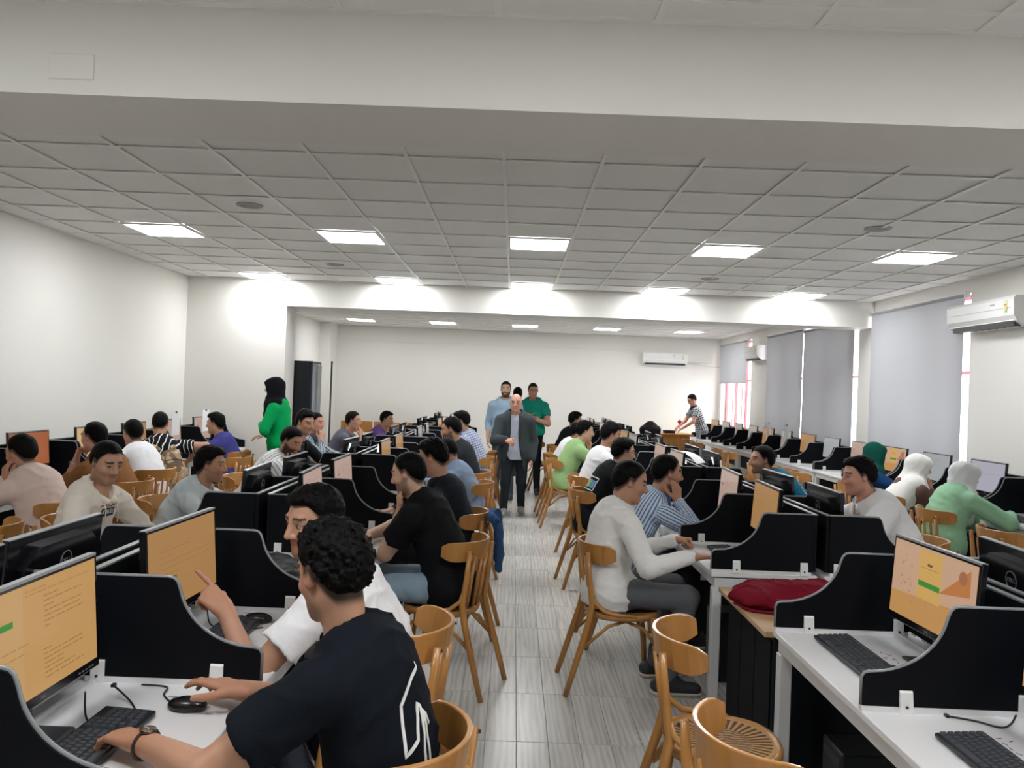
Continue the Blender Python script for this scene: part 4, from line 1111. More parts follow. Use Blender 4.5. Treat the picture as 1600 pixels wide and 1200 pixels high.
    for s in (-1, 1):
        heel = An[s]-f*.055; heel[2] = .050; toe = An[s]+f*.155+r*s*.02; toe[2] = .040
        V, Q = skin_mesh([cone(heel, toe, .044, .036, .03, up, .95), cone(An[s]+up*.02, An[s]-up*.03+f*.03, .046, .045, .03), plane((0, 0, .018), -up, .004)], max(.009, h*.7))
        shm = mat('shoe_%.2f_%.2f' % shoe[:2], shoe, .55)
        sho = put('shoe', V, Q, shm)
        V, Q = skin_mesh([cone((heel[0], heel[1], .03), (toe[0], toe[1], .03), .047, .040, .03), plane((0, 0, .024), up, .003), plane((0, 0, 0.001), -up, .003)], max(.009, h*.7))
        put('sole', V, Q, mat('sole_%.2f' % sole[0], sole, .7), sho)
    info = dict(root=root, P=P, N=N_, t=t, f=fr, r=rr, off=off, S=Sh, E=E_, W=W_, H=H, HT=HT, HR=HR, shirt=so_, u=up, HD=HD, seat=(P[0], P[1]))
    return info
# ------------------------------------------------------------------ the cast
def S(name, col, **k): return dict(name=name, col=col, **k)
DENIM = (.22, .30, .38)
CAST = {}
def seated(key, label, head, face, chair_label=None, cdx=0, cface=None, **kw):
    i = person(label, head, face, **kw); CAST[key] = i
    if chair_label:
        fa = math.radians(face); cf = face if cface is None else cface
        chair(i['P'][0]+math.cos(fa)*(.05+cdx), i['P'][1]+math.sin(fa)*(.05+cdx), cf, chair_label)
    return i
# left row, aisle side (they face the left wall)
seated('P13', 'young man in black t-shirt with white outline print typing in the left foreground', (-.455, 2.02, 1.205), 168, 'wooden chair under the man in black t-shirt in the left foreground', pel=(-.285, 1.95),
       shirt=S('black_navy', (.005, .0075, .012), g=.016, slv=.66), hair='curly', hyaw=-28, hpitch=14, beard=.8, skin='m', pants=(.01, .011, .013), build=1.06,
       arms=(dict(w=(-.875, 1.885, .815), pose='type', fd=(-.85, .5, -.10), back=(.0, .12, 1), pole=(.35, -.85, -.5)), dict(w=(-.745, 2.215, .815), pose='mouse', fd=(-.9, .36, .06), back=(.05, .1, 1), pole=(.3, .6, -.7))))
seated('P14', 'man in white t-shirt pointing at his screen, beside the black t-shirt man', (-.70, 2.78, 1.20), 176, 'wooden chair under the man in white t-shirt pointing at his screen', pel=(-.40, 2.86),
       shirt=S('white_tee', (.84, .84, .86), g=.015), hair='full', hyaw=52, hpitch=8, beard=.7, pants=(.03, .035, .05), build=1.0, feet='back', shoe=(.06, .06, .065), sole=(.55, .50, .42),
       arms=(dict(w=(-.955, 2.645, .915), pose='point', fd=(-.72, .12, .55), back=(.4, -.55, .6), pole=(.55, -.55, -.9)), dict(w=(-.80, 2.90, .80), pose='rest', fd=(-.1, -1, .05), back=(-.3, 0, 1), pole=(.2, .8, -.3))))
seated('P15', 'man in black t-shirt and pale jeans resting his chin on his hand', (-.60, 4.55, 1.185), 172, 'wooden chair under the man in pale jeans', pel=(-.34, 4.50),
       shirt=S('black_tee', (.006, .0065, .008), g=.02), hair='crop', hyaw=-6, hpitch=16, beard=1.3, pants=(.25, .34, .42), build=1.08, skin='l', cdx=-.02, cface=160,
       arms=(dict(k='chin', pole=(-.35, -.25, -1)), 'in'))
seated('P16', 'young man in dark shirt with thick hair behind the pale jeans man', (-.545, 5.40, 1.205), 175, 'wooden chair with a denim jacket hung on its back', pel=(-.35, 5.45), hair='quiff', hyaw=-8, hpitch=18,
       shirt=S('charcoal_navy', (.012, .016, .022), collar='shirt', long=True), pants=(.02, .02, .025), skin='m')
seated('P16b', 'person in slate blue shirt mostly hidden behind the thick haired man', (-.60, 7.15, 1.10), 175, 'wooden chair under the person in slate blue shirt', pel=(-.36, 7.15), hair='short', hpitch=30,
       shirt=S('slate', (.20, .26, .36), collar='shirt', long=True, g=.02), build=1.05)
seated('P17', 'bearded man in dark grey sweater in the left aisle row', (-.633, 8.0, 1.265), 175, 'wooden chair under the man in dark grey sweater', pel=(-.42, 8.0), hair='short', beard=1.5, hpitch=16,
       shirt=S('dark_grey', (.022, .026, .031), long=True, g=.02), build=1.08)
seated('P18', 'bearded man in blue checked shirt far up the left aisle row', (-.655, 9.8, 1.275), 178, 'wooden chair under the man in blue checked shirt', pel=(-.42, 9.8), hair='full', beard=2, hpitch=10,
       shirt=S('blue_check', (.55, .60, .72), pat=('check', (.09, .13, .30), 34, .4), collar='shirt', long=True, g=.02), build=1.12)
# left row, far side (they face the aisle)
seated('P6', 'young man in cream hoodie with chest print looking down', (-2.42, 4.65, 1.170), -8, 'wooden chair under the man in cream hoodie', hair='short', hyaw=-24, hpitch=17, beard=.7, neck=1.02,
       shirt=S('cream', (.80, .73, .64), g=.022, collar='hood', long=True, wr=.0045), build=1.02, arms=('lap', 'lap'), pel=(-2.56, 4.66))
seated('P7', 'young man in pale blue open collar shirt looking aside', (-2.125, 5.5, 1.085), 0, 'wooden chair under the man in pale blue shirt', hair='quiff', hyaw=6, hpitch=4, beard=.6, shirt=S('pale_blue', (.62, .70, .73), g=.016, collar='shirt', long=True), pel=(-2.40, 5.5))
seated('P8', 'bearded man in white striped shirt bent over his desk', (-1.97, 6.95, 1.165), 0, 'wooden chair under the man in white striped shirt', hair='short', hyaw=-22, hpitch=26, beard=2, arms=('desk', 'mouth'),
       shirt=S('white_stripe', (.80, .80, .80), pat=('stripe', (.22, .22, .25), 30, .22), collar='shirt', long=True, g=.018), pel=(-2.36, 6.95), build=1.08)
seated('P9', 'young man with swept up hair behind the white striped shirt', (-2.15, 8.05, 1.275), 0, 'wooden chair under the man with swept up hair', hair='quiff', hyaw=-30, hpitch=12, shirt=S('black_b', (.01, .01, .012), long=True), pel=(-2.30, 8.05))
seated('P10', 'young man in blue grey striped shirt with hand to his mouth', (-2.39, 9.45, 1.205), 0, 'wooden chair under the man in blue grey striped shirt', hair='crop', hyaw=-18, hpitch=6, beard=.5, arms=('desk', 'mouth'), skin='r',
       shirt=S('grey_stripe', (.50, .55, .60), pat=('stripe', (.08, .11, .16), 26, .5), collar='shirt', long=True), pel=(-2.58, 9.45))
seated('P11', 'man in dark grey shirt with hand at his chin near the back', (-2.13, 10.4, 1.20), 0, 'wooden chair under the man in dark grey shirt', hair='short', hyaw=-6, hpitch=2, arms=('desk', 'mouth'), shirt=S('grey_mel', (.10, .10, .125), g=.02), pel=(-2.42, 10.4))
seated('P12', 'young man in purple t-shirt at the back of the left row', (-2.01, 12.4, 1.145), 0, 'wooden chair under the man in purple t-shirt', hair='full', hyaw=-14, hpitch=8, shirt=S('purple', (.16, .08, .26), g=.016), pel=(-2.30, 12.4))
# left wall row (they face the left wall)
seated('P1', 'man in pale pink shirt leaning on his hand by the left wall', (-3.35, 5.3, 1.14), 168, 'wooden chair under the man in pale pink shirt', hair='short', hyaw=0, hpitch=14, arms=(dict(k='cheek', pose='hold'), 'in'),
       shirt=S('pale_pink', (.72, .57, .51), collar='shirt', long=True, g=.022, wr=.004), build=1.1, pel=(-3.08, 5.26))
seated('P2', 'man in brown shirt with wristwatch and hand at his chin', (-3.45, 6.4, 1.175), 172, 'wooden chair under the man in brown shirt', hair='short', hyaw=-4, hpitch=4, arms=('mouth', 'in'), skin='r',
       shirt=S('brown', (.26, .115, .045), g=.02, roll=True), pel=(-3.16, 6.38), build=1.1)
seated('P3', 'man in white long sleeved shirt seen from behind in the left wall row', (-3.62, 7.4, 1.15), 155, 'wooden chair under the man in white long sleeved shirt', hair='short', hyaw=-8, hpitch=10, shirt=S('white_knit', (.78, .79, .81), long=True, g=.02), pel=(-3.36, 7.25), build=1.06)
seated('P4', 'young man in black and white patterned shirt wearing a camouflage backpack', (-3.70, 8.15, 1.20), 128, 'wooden chair under the man with the camouflage backpack', pel=(-3.60, 8.0), hair='crop', hyaw=-25, hpitch=18,
       shirt=S('zebra', (.008, .008, .01), pat=('zebra', (.75, .75, .75)), g=.02, hem=.16), arms=('desk', dict(w=(-3.45, 8.35, .82), pole=(.9, .2, .1))), pants=(.03, .03, .035))
seated('P5', 'young man in violet blue t-shirt facing the left wall', (-3.56, 9.3, 1.155), 175, 'wooden chair under the man in violet blue t-shirt', hair='quiff', hyaw=4, hpitch=6, shirt=S('violet_blue', (.06, .06, .26), g=.016), pel=(-3.34, 9.3))
# standing people
seated('Wg', 'woman in green tunic and black headscarf standing behind the left row', (-2.875, 9.3, 1.610), 182, None, sit=False, hijab=dict(name='black', col=(.006, .006, .008)), hair=None, skin='l', hpitch=6,
       shirt=S('bright_green', (.0, .34, .09), long=True, hem=.30, g=.024, wr=.0045), arms=('belly', dict(w=(-3.0, 9.42, 1.04), pole=(.9, .3, -.2))), pants=(.012, .012, .015))
seated('P19', 'bald older man in grey suit jacket walking up the aisle', (.03, 10.4, 1.518), 268, None, sit=False, hair='bald', skin='r', shirt=S('suit_shirt', (.56, .60, .72), collar='shirt', g=.006, slv=.2, wr=.002), jacket=(.052, .064, .070), pants=(.020, .027, .033),
       arms=('side', dict(w=(-.09, 10.12, 1.04), pose='hold', fd=(.6, -.7, -.1), back=(-.3, -.4, .8), pole=(-.6, .5, -.6))), feet='walk', shoe=(.26, .245, .22), sole=(.6, .57, .52), build=1.1, hpitch=4)
seated('P20', 'bearded man in light blue shirt walking behind the suited man', (-.125, 11.8, 1.695), 268, None, sit=False, hair='crop', beard=2, skin='l', shirt=S('sky_shirt', (.36, .50, .64), collar='shirt', roll=True, hem=.05, belly=True), pants=(.055, .07, .085), arms=('side', 'side'), build=1.14, hpitch=2)
seated('P21', 'man in green polo shirt with hands clasped behind the suited man', (.305, 12.5, 1.69), 262, None, sit=False, hair='crop', skin='r', shirt=S('green_polo', (.012, .27, .19), collar='shirt', g=.016, hem=.06, belly=True), pants=(.010, .012, .016), arms=('belly', 'belly'), build=1.12, hyaw=18, hairm=M_hairb)
seated('P22', 'dark haired person hidden behind the suited man', (.065, 13.3, 1.615), 90, None, sit=False, hair='short', shirt=S('black_c', (.01, .01, .012)), arms=('side', 'side'))
seated('P32', 'young man in black and white plaid shirt leaning over the lectern', (3.95, 17.25, 1.615), 186, None, sit=False, hair='short', hpitch=30, hyaw=6, pel=(4.20, 17.28, .95), skin='r',
       shirt=S('plaid', (.55, .57, .60), pat=('check', (.012, .014, .02), 22, .5), collar='shirt', hem=.10), pants=(.30, .36, .42), arms=(dict(w=(3.72, 17.0, 1.0)), dict(w=(3.68, 17.25, 1.02))))
# right row, aisle side (they face the right wall)
seated('P29', 'young man in white overshirt and grey trousers at the right aisle desk', (.71, 4.62, 1.178), 4, 'wooden chair under the man in white overshirt', pel=(.60, 4.55), hair='crop', hyaw=-6, hpitch=16, skin='m', feet='mid',
       shirt=S('white_overshirt', (.82, .81, .79), collar='shirt', long=True, g=.022, wr=.0042), pants=(.115, .12, .13), shoe=(.03, .03, .033), sole=(.55, .53, .5), build=1.04, cdx=.02,
       arms=(dict(w=(1.03, 4.80, .81), pose='fist', fd=(1, .05, 0), back=(0, .4, 1), pole=(-.3, .5, -.6)), dict(w=(1.02, 4.30, .815), pose='rest', fd=(1, .2, 0), back=(0, 0, 1), pole=(-.2, -.45, -.8))))
seated('P28', 'young man in blue striped shirt leaning his cheek on his hand', (1.075, 5.35, 1.165), 6, 'wooden chair under the man in blue striped shirt', pel=(.80, 5.36), hair='short', hyaw=2, hpitch=6, beard=.8, skin='m', build=1.04,
       shirt=S('blue_stripe', (.66, .76, .88), pat=('stripe', (.11, .22, .45), 48, .38), collar='shirt', long=True, g=.017), arms=('in', dict(k='cheek', pole=(.55, -.3, -1))))
seated('P27', 'young man with glasses in black sweatshirt with rainbow print on the back', (1.0, 6.95, 1.175), 8, 'wooden chair under the man in black sweatshirt', pel=(.74, 6.9), hair='full', hyaw=2, hpitch=8, skin='l', shirt=S('black_sweat', (.007, .008, .010), long=True, g=.024), arms=('in', 'mouth'), build=1.08, pants=(.02, .02, .025))
seated('P26', 'young man in white shirt in the right aisle row', (1.02, 8.05, 1.265), 6, 'wooden chair under the man in white shirt in the right aisle row', pel=(.80, 8.05), hair='quiff', hpitch=14, shirt=S('white_shirt', (.82, .82, .83), collar='shirt', long=True, g=.018))
seated('P25', 'young man in light green t-shirt with hand under his chin', (.92, 9.8, 1.205), 2, 'wooden chair under the man in light green t-shirt', pel=(.66, 9.8), hair='curly', hpitch=8, skin='l', shirt=S('light_green', (.33, .52, .23), g=.024, roll=True), arms=('chin', 'in'), build=1.06, feet='back')
seated('P24', 'person in white t-shirt hidden beyond the light green t-shirt', (.90, 10.7, 1.15), 4, 'wooden chair under the person hidden beyond the light green t-shirt', pel=(.64, 10.7), hair='short', shirt=S('white_tee', (.84, .84, .86), g=.02), build=1.06)
seated('P23', 'young man in black shirt at the far end of the right aisle row', (1.0, 12.4, 1.245), 4, 'wooden chair under the man in black shirt at the far end', pel=(.76, 12.4), hair='curly', hpitch=8, shirt=S('black_d', (.008, .009, .011), collar='shirt', long=True), build=1.05)
# right row, far side (they face the aisle)
seated('P30', 'man in white t-shirt leaning towards his monitor, right desk row', (2.275, 5.1, 1.215), 182, 'wooden chair under the man in white t-shirt in the right desk row', pel=(2.60, 5.02), hair='full', hyaw=-2, hpitch=6, skin='r', beard=.35, shirt=S('white_tee', (.84, .84, .86), g=.02, collar='shirt'), build=1.16)
seated('P31', 'young bearded man in teal t-shirt leaning forward, right desk row', (2.185, 6.8, 1.165), 180, 'wooden chair under the man in teal t-shirt', pel=(2.60, 6.72), hair='short', hyaw=4, hpitch=2, beard=1.2, shirt=S('teal', (.012, .16, .27), g=.024), build=1.16)
# right wall row (they face the windows)
seated('W1', 'woman in dark green headscarf and navy top in the right wall row', (3.90, 8.35, 1.150), 2, 'wooden chair under the woman in dark green headscarf', pel=(3.72, 8.33), hair=None, hijab=dict(name='dark_green', col=(.004, .075, .055)), hyaw=0, hpitch=10, skin='l', shirt=S('navy_top', (.008, .045, .14), long=True, g=.024))
seated('W2', 'woman in long white headscarf and brown top with hand to her mouth', (3.90, 7.45, 1.10), 0, 'wooden chair under the woman in long white headscarf', pel=(3.68, 7.40), hair=None, hijab=dict(name='white', col=(.80, .79, .76), long=True), hyaw=-10, hpitch=10, skin='r', shirt=S('mauve_brown', (.15, .085, .075), long=True, g=.024), arms=('desk', 'mouth'))
seated('W3', 'woman in pale grey headscarf and mint green shirt by the right wall', (3.86, 6.62, 1.105), 6, 'wooden chair under the woman in mint green shirt', pel=(3.62, 6.50), hair=None, hijab=dict(name='pale_grey', col=(.74, .75, .77)), hyaw=-8, hpitch=10, skin='r', shirt=S('mint', (.30, .54, .34), long=True, g=.026, wr=.0045), arms=('mouth', 'desk'), build=1.1, pants=(.008, .008, .01))
# ================================================================== LOOSE THINGS
def decal(info, lines, m, name, width=.010, back=True, closed=False, parent=None, lift=.0025):
    """ribbons laid on the shirt surface; lines in (right, up-along-spine) metres from the pelvis"""
    me = info['shirt'].data; bv = BVHTree.FromPolygons([v.co for v in me.vertices], [tuple(p.vertices) for p in me.polygons])
    P, t, f, r, off = (Vector(info[k]) for k in ('P', 't', 'f', 'r', 'off')); sg = -1 if back else 1
    mb = MB()
    for ln in lines:
        pts = []
        seg = list(ln)+([ln[0]] if closed else [])
        for (a, b) in zip(seg[:-1], seg[1:]):
            n = max(2, int(math.dist(a, b)/.012))
            for k in range(n): pts.append((a[0]+(b[0]-a[0])*k/n, a[1]+(b[1]-a[1])*k/n))
        pts.append(seg[-1]); L3 = []
        for u, v in pts:
            o = P-off+r*u+t*v+f*sg*.6; h_, nn, _, _ = bv.ray_cast(o, f*-sg)
            if h_ is not None: L3.append((h_+nn*lift, nn))
        v = []; fc = []
        for i, (p, nn) in enumerate(L3):
            d = (L3[min(i+1, len(L3)-1)][0]-L3[max(i-1, 0)][0]).normalized(); s_ = d.cross(nn).normalized()*width/2
            v += [p+s_, p-s_, p-s_-nn*.002, p+s_-nn*.002]
        for i in range(len(L3)-1):
            for q in range(4): fc.append((i*4+q, i*4+(q+1) % 4, i*4+4+(q+1) % 4, i*4+4+q))
        if L3: mb.add(v, fc)
    return mb.build(name, m, info['shirt'])
M_print = mat('print_white', (.75, .75, .75), .6)
i13 = CAST['P13']
decal(i13, [[(.0, .42), (-.09, .345), (-.115, .235), (-.07, .255), (-.03, .33), (-.022, .32), (-.05, .22), (-.06, .12)], [(.0, .27), (-.02, .31), (-.028, .20), (-.035, .12)]], M_print, 'print', .009)
i6 = CAST['P6']
decal(i6, [[(-.06, .325+.006*k), (.06, .325+.006*k)] for k in range(8)], mat('print_navy', (.02, .03, .05), .6), 'print', .0075, False)
decal(i6, [[(-.05+.016*k, .337), (-.05+.016*k+(.004 if k % 2 else 0), .361)] for k in range(7)], M_print, 'print_letters', .006, False, lift=.0045)
decal(i6, [[(-.075+.02*k,   .382+.006*(k % 3)), (-.062+.02*k, .388-.004*(k % 2))] for k in range(8)], mat('print_red', (.45, .02, .04), .6), 'print_red', .007, False, lift=.0045)
i27 = CAST['P27']
decal(i27, [[(-.12, .36), (.12, .36), (.12, .24), (-.12, .24)]], M_print, 'print', .008, closed=True)
for k, c in enumerate(((.7, .15, .1), (.75, .4, .08), (.1, .45, .3), (.08, .25, .5))):
    decal(i27, [[(-.10+.055*k, .265+.012*q), (-.055+.055*k, .265+.012*q)] for q in range(6)], mat(f'patch{k}', c, .6), 'print_patch', .011)
i31 = CAST['P31']
decal(i31, [[(-.17, .20), (-.165, .30), (-.15, .36), (-.10, .41)]], M_print, 'print_stripe', .012)
# wristwatches
def watch(info, s, label, m):
    E, W = Vector(info['E'][s]), Vector(info['W'][s]); ax = (W-E).normalized(); c = W-ax*.028; off = Vector(info['off'])
    t = empty('wristwatch', c, 0, label=label, cat='watch')
    bk = Vector(info['HD'][s][1]); bk = (bk-ax*bk.dot(ax)).normalized(); sd = ax.cross(bk)
    MB().tube([(bk*math.cos(q)+sd*math.sin(q))*.0305 for q in np.linspace(0, 2*PI, 25)[:-1]], .009, 6, closed=True, flat=(1., .28)).build('strap', m, t)
    R = Matrix((sd, ax, bk)).transposed().to_4x4(); R.translation = bk*.0295
    MB().lathe([(.018, 0), (.020, .003), (.020, .007), (.0175, .009)], 20, M=R).build('case', mat('watch_case', (.25, .22, .2), .25, metal=1), t)
    MB().lathe([(.016, .009), (.016, .0095)], 20, M=R).build('dial', mat('watch_dial', (.12, .08, .06), .3), t)
    for an in (.4, 2.6):
        MB().box((-.0008, 0, .0097), (.0008, .012, .0103), 0, R @ Matrix.Rotation(an, 4, 'Z')).build('hand', M_print, t)
watch(CAST['P13'], -1, 'wristwatch with dark strap and round dial on the foreground man', mat('strap_brown', (.03, .018, .014), .5))
watch(CAST['P2'], -1, 'metal wristwatch on the man in brown shirt', mat('strap_steel', (.5, .5, .5), .3, metal=1))
# glasses
HT = CAST['P27']['HT']
t = empty('eyeglasses', tuple(HT((0, .1, 0))), 0, label='thin black eyeglasses on the man in black sweatshirt', cat='glasses')
o_ = Vector(HT((0, .1, 0)))
for s in (-1, 1):
    MB().tube([tuple(Vector(HT((s*.033+.024*math.cos(q), .105, .004+.018*math.sin(q))))-o_) for q in np.linspace(0, 2*PI, 19)[:-1]], .0016, 5, closed=True).build('rim', M_dark, t)
    MB().tube([tuple(Vector(HT(p))-o_) for p in ((s*.058, .100, .008), (s*.080, .03, .012), (s*.086, -.015, .006))], .0016, 5).build('temple', M_dark, t)
MB().tube([tuple(Vector(HT(p))-o_) for p in ((-.009, .108, .008), (0, .112, .011), (.009, .108, .008))], .0016, 5).build('bridge', M_dark, t)

# ---- empty chairs
def ch(x, y, d, lb): chair(x, y, d, lb)
ch(.805, 2.85, -8, 'empty wooden chair with patterned seat in the right foreground')
ch(.77, 2.06, 14, 'empty wooden chair at the bottom edge, nearest the camera')
ch(-3.02, 4.35, 190, 'empty wooden chair at the left edge of the picture')
ch(-3.15, 8.62, 165, 'empty wooden chair beside the camouflage backpack')
ch(-3.10, 10.0, 175, 'empty wooden chair beside the green tunic, nearer one')
ch(-3.12, 10.55, 175, 'empty wooden chair beside the green tunic, farther one')
ch(-.42, 10.65, 178, 'empty wooden chair beyond the blue checked shirt, aisle left')
ch(-.40, 12.5, 180, 'second empty wooden chair beyond the blue checked shirt, aisle left')
ch(.62, 13.3, 4, 'empty wooden chair at the far right of the aisle')
for k, (y, x) in enumerate(((9.35, 3.62), (9.98, 3.60), (10.75, 3.55), (12.3, 3.60), (12.9, 3.58), (14.6, 3.6), (15.4, 3.62))):
    ch(x, y, 2+(k*7) % 9-4, f'empty wooden chair in the right wall row, {ORD[k] if k else "nearest"} beyond the seated women')
ch(3.62, 5.55, 4, 'empty wooden chair cut by the right edge of the picture')
ch(2.85, 4.35, 172, 'empty wooden chair behind the white t-shirt man in the right row')

# ---- drawer cabinets with wooden tops in the gaps of the desk rows
def cabinet(x0, x1, y0, y1, label):
    t = empty('storage_cabinet', ((x0+x1)/2, (y0+y1)/2, 0), 0, label=label, cat='cabinet')
    w_, d = (x1-x0)/2, (y1-y0)/2
    MB().box((-w_, -d, .69), (w_, d, .715), 0, None, .003).build('wooden_top', mat('cabinet_top', (.52, .33, .18), .4, noise=(5, .1, (1, .3, 1))), t)
    MB().box((-w_+.05, -d+.03, .02), (w_-.02, d-.03, .69), 0, None, .004).build('body', M_blk, t)
    for k in range(3): MB().box((-w_+.043, -d+.05+k*(2*d-.1)/3, .06), (-w_+.05, -d+.04+(k+1)*(2*d-.1)/3, .66)).build('door', M_part, t)
    return t
cabinet(1.10, 1.68, 3.30, 4.05, 'black cabinet with wooden top between the right row desks')
cabinet(-1.32, -.76, 3.30, 4.10, 'black cabinet with wooden top between the left row desks')
# bags
def blob(name, prims, h, m, disp, **tg):
    lo, hi = bounds(prims, .03); V, Q = polygonise(lambda p: evs(prims, p)+disp(p), lo, hi, h, .03)
    c = V.mean(0); c[2] = V[:, 2].min(); t = empty(name, tuple(c), 0, **tg)
    link('bag_body' if 'bag' in name or 'pack' in name else 'cloth', raw_mesh(name, V-c, Q, m), t); return t, c
M_red = cloth('red_bag', (.17, .006, .017)); M_nyl = mat('black_nylon', (.005, .005, .006), .5, bump=(30, .5, .01), spec=.25)
t, c = blob('red_bag', [ell((1.36, 3.72, .765), (.24, .16, .075), .04), ell((1.19, 3.70, .76), (.13, .13, .055), .03), ell((1.50, 3.76, .765), (.13, .15, .065), .03), plane((0, 0, .717), (0, 0, -1))], .010, M_red,
            lambda p: .008*wob(p, 18)-.014*(1-np.abs(np.sin(p@np.array((14., 30, 20))+3*wob(p, 9))))**2.5+.006, label='dark red fabric bag lying on the wooden topped cabinet', cat='bag')
MB().tube([(-.22, -.10, .06), (-.08, -.155, .075), (.10, -.15, .085), (.22, -.09, .07)], .006, 6).build('zip', mat('zip_red', (.12, .004, .012), .4), t)
MB().tube([(-.24, .0, .05), (-.28, -.06, .03), (-.22, -.14, .02), (-.12, -.17, .02)], .011, 6, flat=(.4, 1)).build('strap', M_red, t)
t, c = blob('black_bag', [ell((-1.02, 3.68, .78), (.20, .19, .07), .05), ell((-.90, 3.60, .77), (.12, .14, .06), .05), ell((-1.15, 3.8, .78), (.12, .14, .07), .05), plane((0, 0, .717), (0, 0, -1))], .011, M_nyl,
            lambda p: .012*wob(p, 16)+.010*np.abs(wob(p, 30, 2)), label='crumpled black bag lying between the left row desks', cat='bag')
MB().tube([(-.10, -.10, .07), (.02, -.14, .09), (.14, -.10, .07)], .010, 6, flat=(.4, 1)).build('strap', M_nyl, t)
# denim jacket hung on the chair behind the thick haired man
M_den = cloth('denim', (.035, .085, .20))
i = CAST['P16']; bx, by = i['P'][0]+.24, i['P'][1]
t, c = blob('denim_jacket', [cone((bx-.015, by-.15, .82), (bx-.015, by+.15, .82), .032, None, .03), cone((bx+.03, by-.13, .79), (bx+.045, by-.12, .54), .028, .036, .04), cone((bx+.03, by+.12, .79), (bx+.05, by+.11, .52), .028, .036, .04), cone((bx+.035, by, .78), (bx+.05, by, .52), .09, .085, .03, (1, 0, 0), .36), cone((bx+.04, by-.17, .76), (bx+.05, by-.18, .48), .030, .026, .03)], .010, M_den,
            lambda p: .008*wob(p, 17)+.008*np.abs(wob(p, 32, 2)), label='blue denim jacket hung over a chair back beside the aisle', cat='jacket')
MB().tube([(.01, -.18, .36), (-.03, 0, .38), (.01, .18, .36)], .014, 6, flat=(.5, 1.2)).build('collar', M_den, t)
# camouflage backpack
i = CAST['P4']; P, N_, tt, ff, rr_ = (np.array(i[k]) for k in ('P', 'N', 't', 'f', 'r'))
M_camo = mat('camouflage', (.3, .24, .15), .8)
N2, L2, b2 = nodes_of(M_camo); tc = N2['Texture Coordinate']; nz = N2.new('ShaderNodeTexVoronoi'); nz.inputs['Scale'].default_value = 22; L2.new(tc.outputs['Object'], nz.inputs[0])
rp = N2.new('ShaderNodeValToRGB'); rp.color_ramp.interpolation = 'CONSTANT'; e = rp.color_ramp.elements; e[0].color = (.36, .25, .14, 1); e[1].position = .55; e[1].color = (.16, .10, .055, 1); q = e.new(.30); q.color = (.48, .38, .25, 1)
sx = N2.new('ShaderNodeSeparateColor'); L2.new(nz.outputs['Color'], sx.inputs[0]); L2.new(sx.outputs[0], rp.inputs[0]); L2.new(rp.outputs[0], b2.inputs['Base Color'])
c0 = P+tt*.10-ff*.23
t, c = blob('camouflage_backpack', [cone(c0+rr_*.06, c0+rr_*.05+tt*.16, .12, .10, .06, ff, .7), cone(c0+rr_*.06-tt*.10, c0-tt*.02+rr_*.08, .12, None, .06, ff, .7)], .013, M_camo, lambda p: .006*wob(p, 18)+.004*wob(p, 40),
            label='camouflage backpack worn by the man in black and white patterned shirt', cat='backpack')
for s in (-1, 1):
    pts = [c0+rr_*s*.07+tt*.25-ff*.02, N_-tt*.06+rr_*s*.10-ff*.085, N_-tt*.01+rr_*s*.105-ff*.02, N_-tt*.04+rr_*s*.115+ff*.07]
    MB().tube([tuple(p-c) for p in pts], .026, 8, flat=(.35, 1)).build('strap', M_camo, t)
MB().tube([tuple(p-c) for p in (c0-rr_*.04-ff*.10+tt*.12, c0+rr_*.06-ff*.115+tt*.14, c0+rr_*.15-ff*.09+tt*.12)], .005, 6).build('zip', M_dark, t)

# ---- lectern
t = empty('lectern', (3.42, 16.5, 0), 0, label='orange wooden lectern near the right back corner', cat='lectern')
MB().box((-.29, -.24, .05), (.29, .24, .86), 0, None, .004).build('body', M_wood2, t)
MB().box((-.35, -.29, .86), (.35, .29, .90), 0, None, .006).build('top', M_wood2, t)
for x in (-.28, .01): MB().box((x, -.248, .12), (x+.27, -.24, .80), 0, None, .003).build('panel', mat('lectern_panel', (.66, .32, .075), .35, noise=(6, .15, (1, 1, .3))), t)
MB().box((-.31, -.26, 0), (.31, .26, .05)).build('plinth', M_wood2, t)
t = empty('red_flower', (3.62, 16.9, 1.13), 0, label='small red ball held above the lectern', cat='ball')
V, Q = skin_mesh([ell((0, 0, 0), (.045, .045, .04)), cone((0, 0, .03), (.01, 0, .06), .012, .006)], .010, lambda p: .004*wob(p, 60)); link('ball', raw_mesh('ball', V, Q, mat('red', (.5, .01, .06), .5)), t)
MB().tube([(0, 0, -.03), (-.02, .02, -.10)], .006, 6).build('handle', mat('red', (.5, .01, .06), .5), t)
t = empty('projector', (3.30, 16.42, .901), .2, label='small dark device on the lectern top', cat='device')
MB().box((-.11, -.08, 0), (.11, .08, .065), 0, None, .008).build('case', M_blk, t); MB().lathe([(.03, 0), (.03, .02), (.022, .024)], 16, M=Matrix.Translation((.04, -.08, .035)) @ Matrix.Rotation(PI/2, 4, 'X')).build('lens', M_bez, t)
# ---- wooden benches stacked along the back wall, left
for k in range(3):
    x0 = -4.05+k*.78
    t = empty('wooden_bench', (x0, 18.0, 0), 0, label=f'wooden bench back along the rear wall, {("left", "middle", "right")[k]} one of three', cat='bench', group='wooden benches by the rear wall')
    MB().box((0, .30, .56), (.74, .33, .82), 0, None, .01).build('backrest', M_wood, t); MB().box((0, -.05, .42), (.74, .30, .45), 0, None, .005).build('seat', M_wood, t)
    for x in (.04, .66):
        MB().box((x, .30, 0), (x+.04, .34, .60)).build('leg', M_wood, t); MB().box((x, 0, 0), (x+.04, .04, .42)).build('leg', M_wood, t)
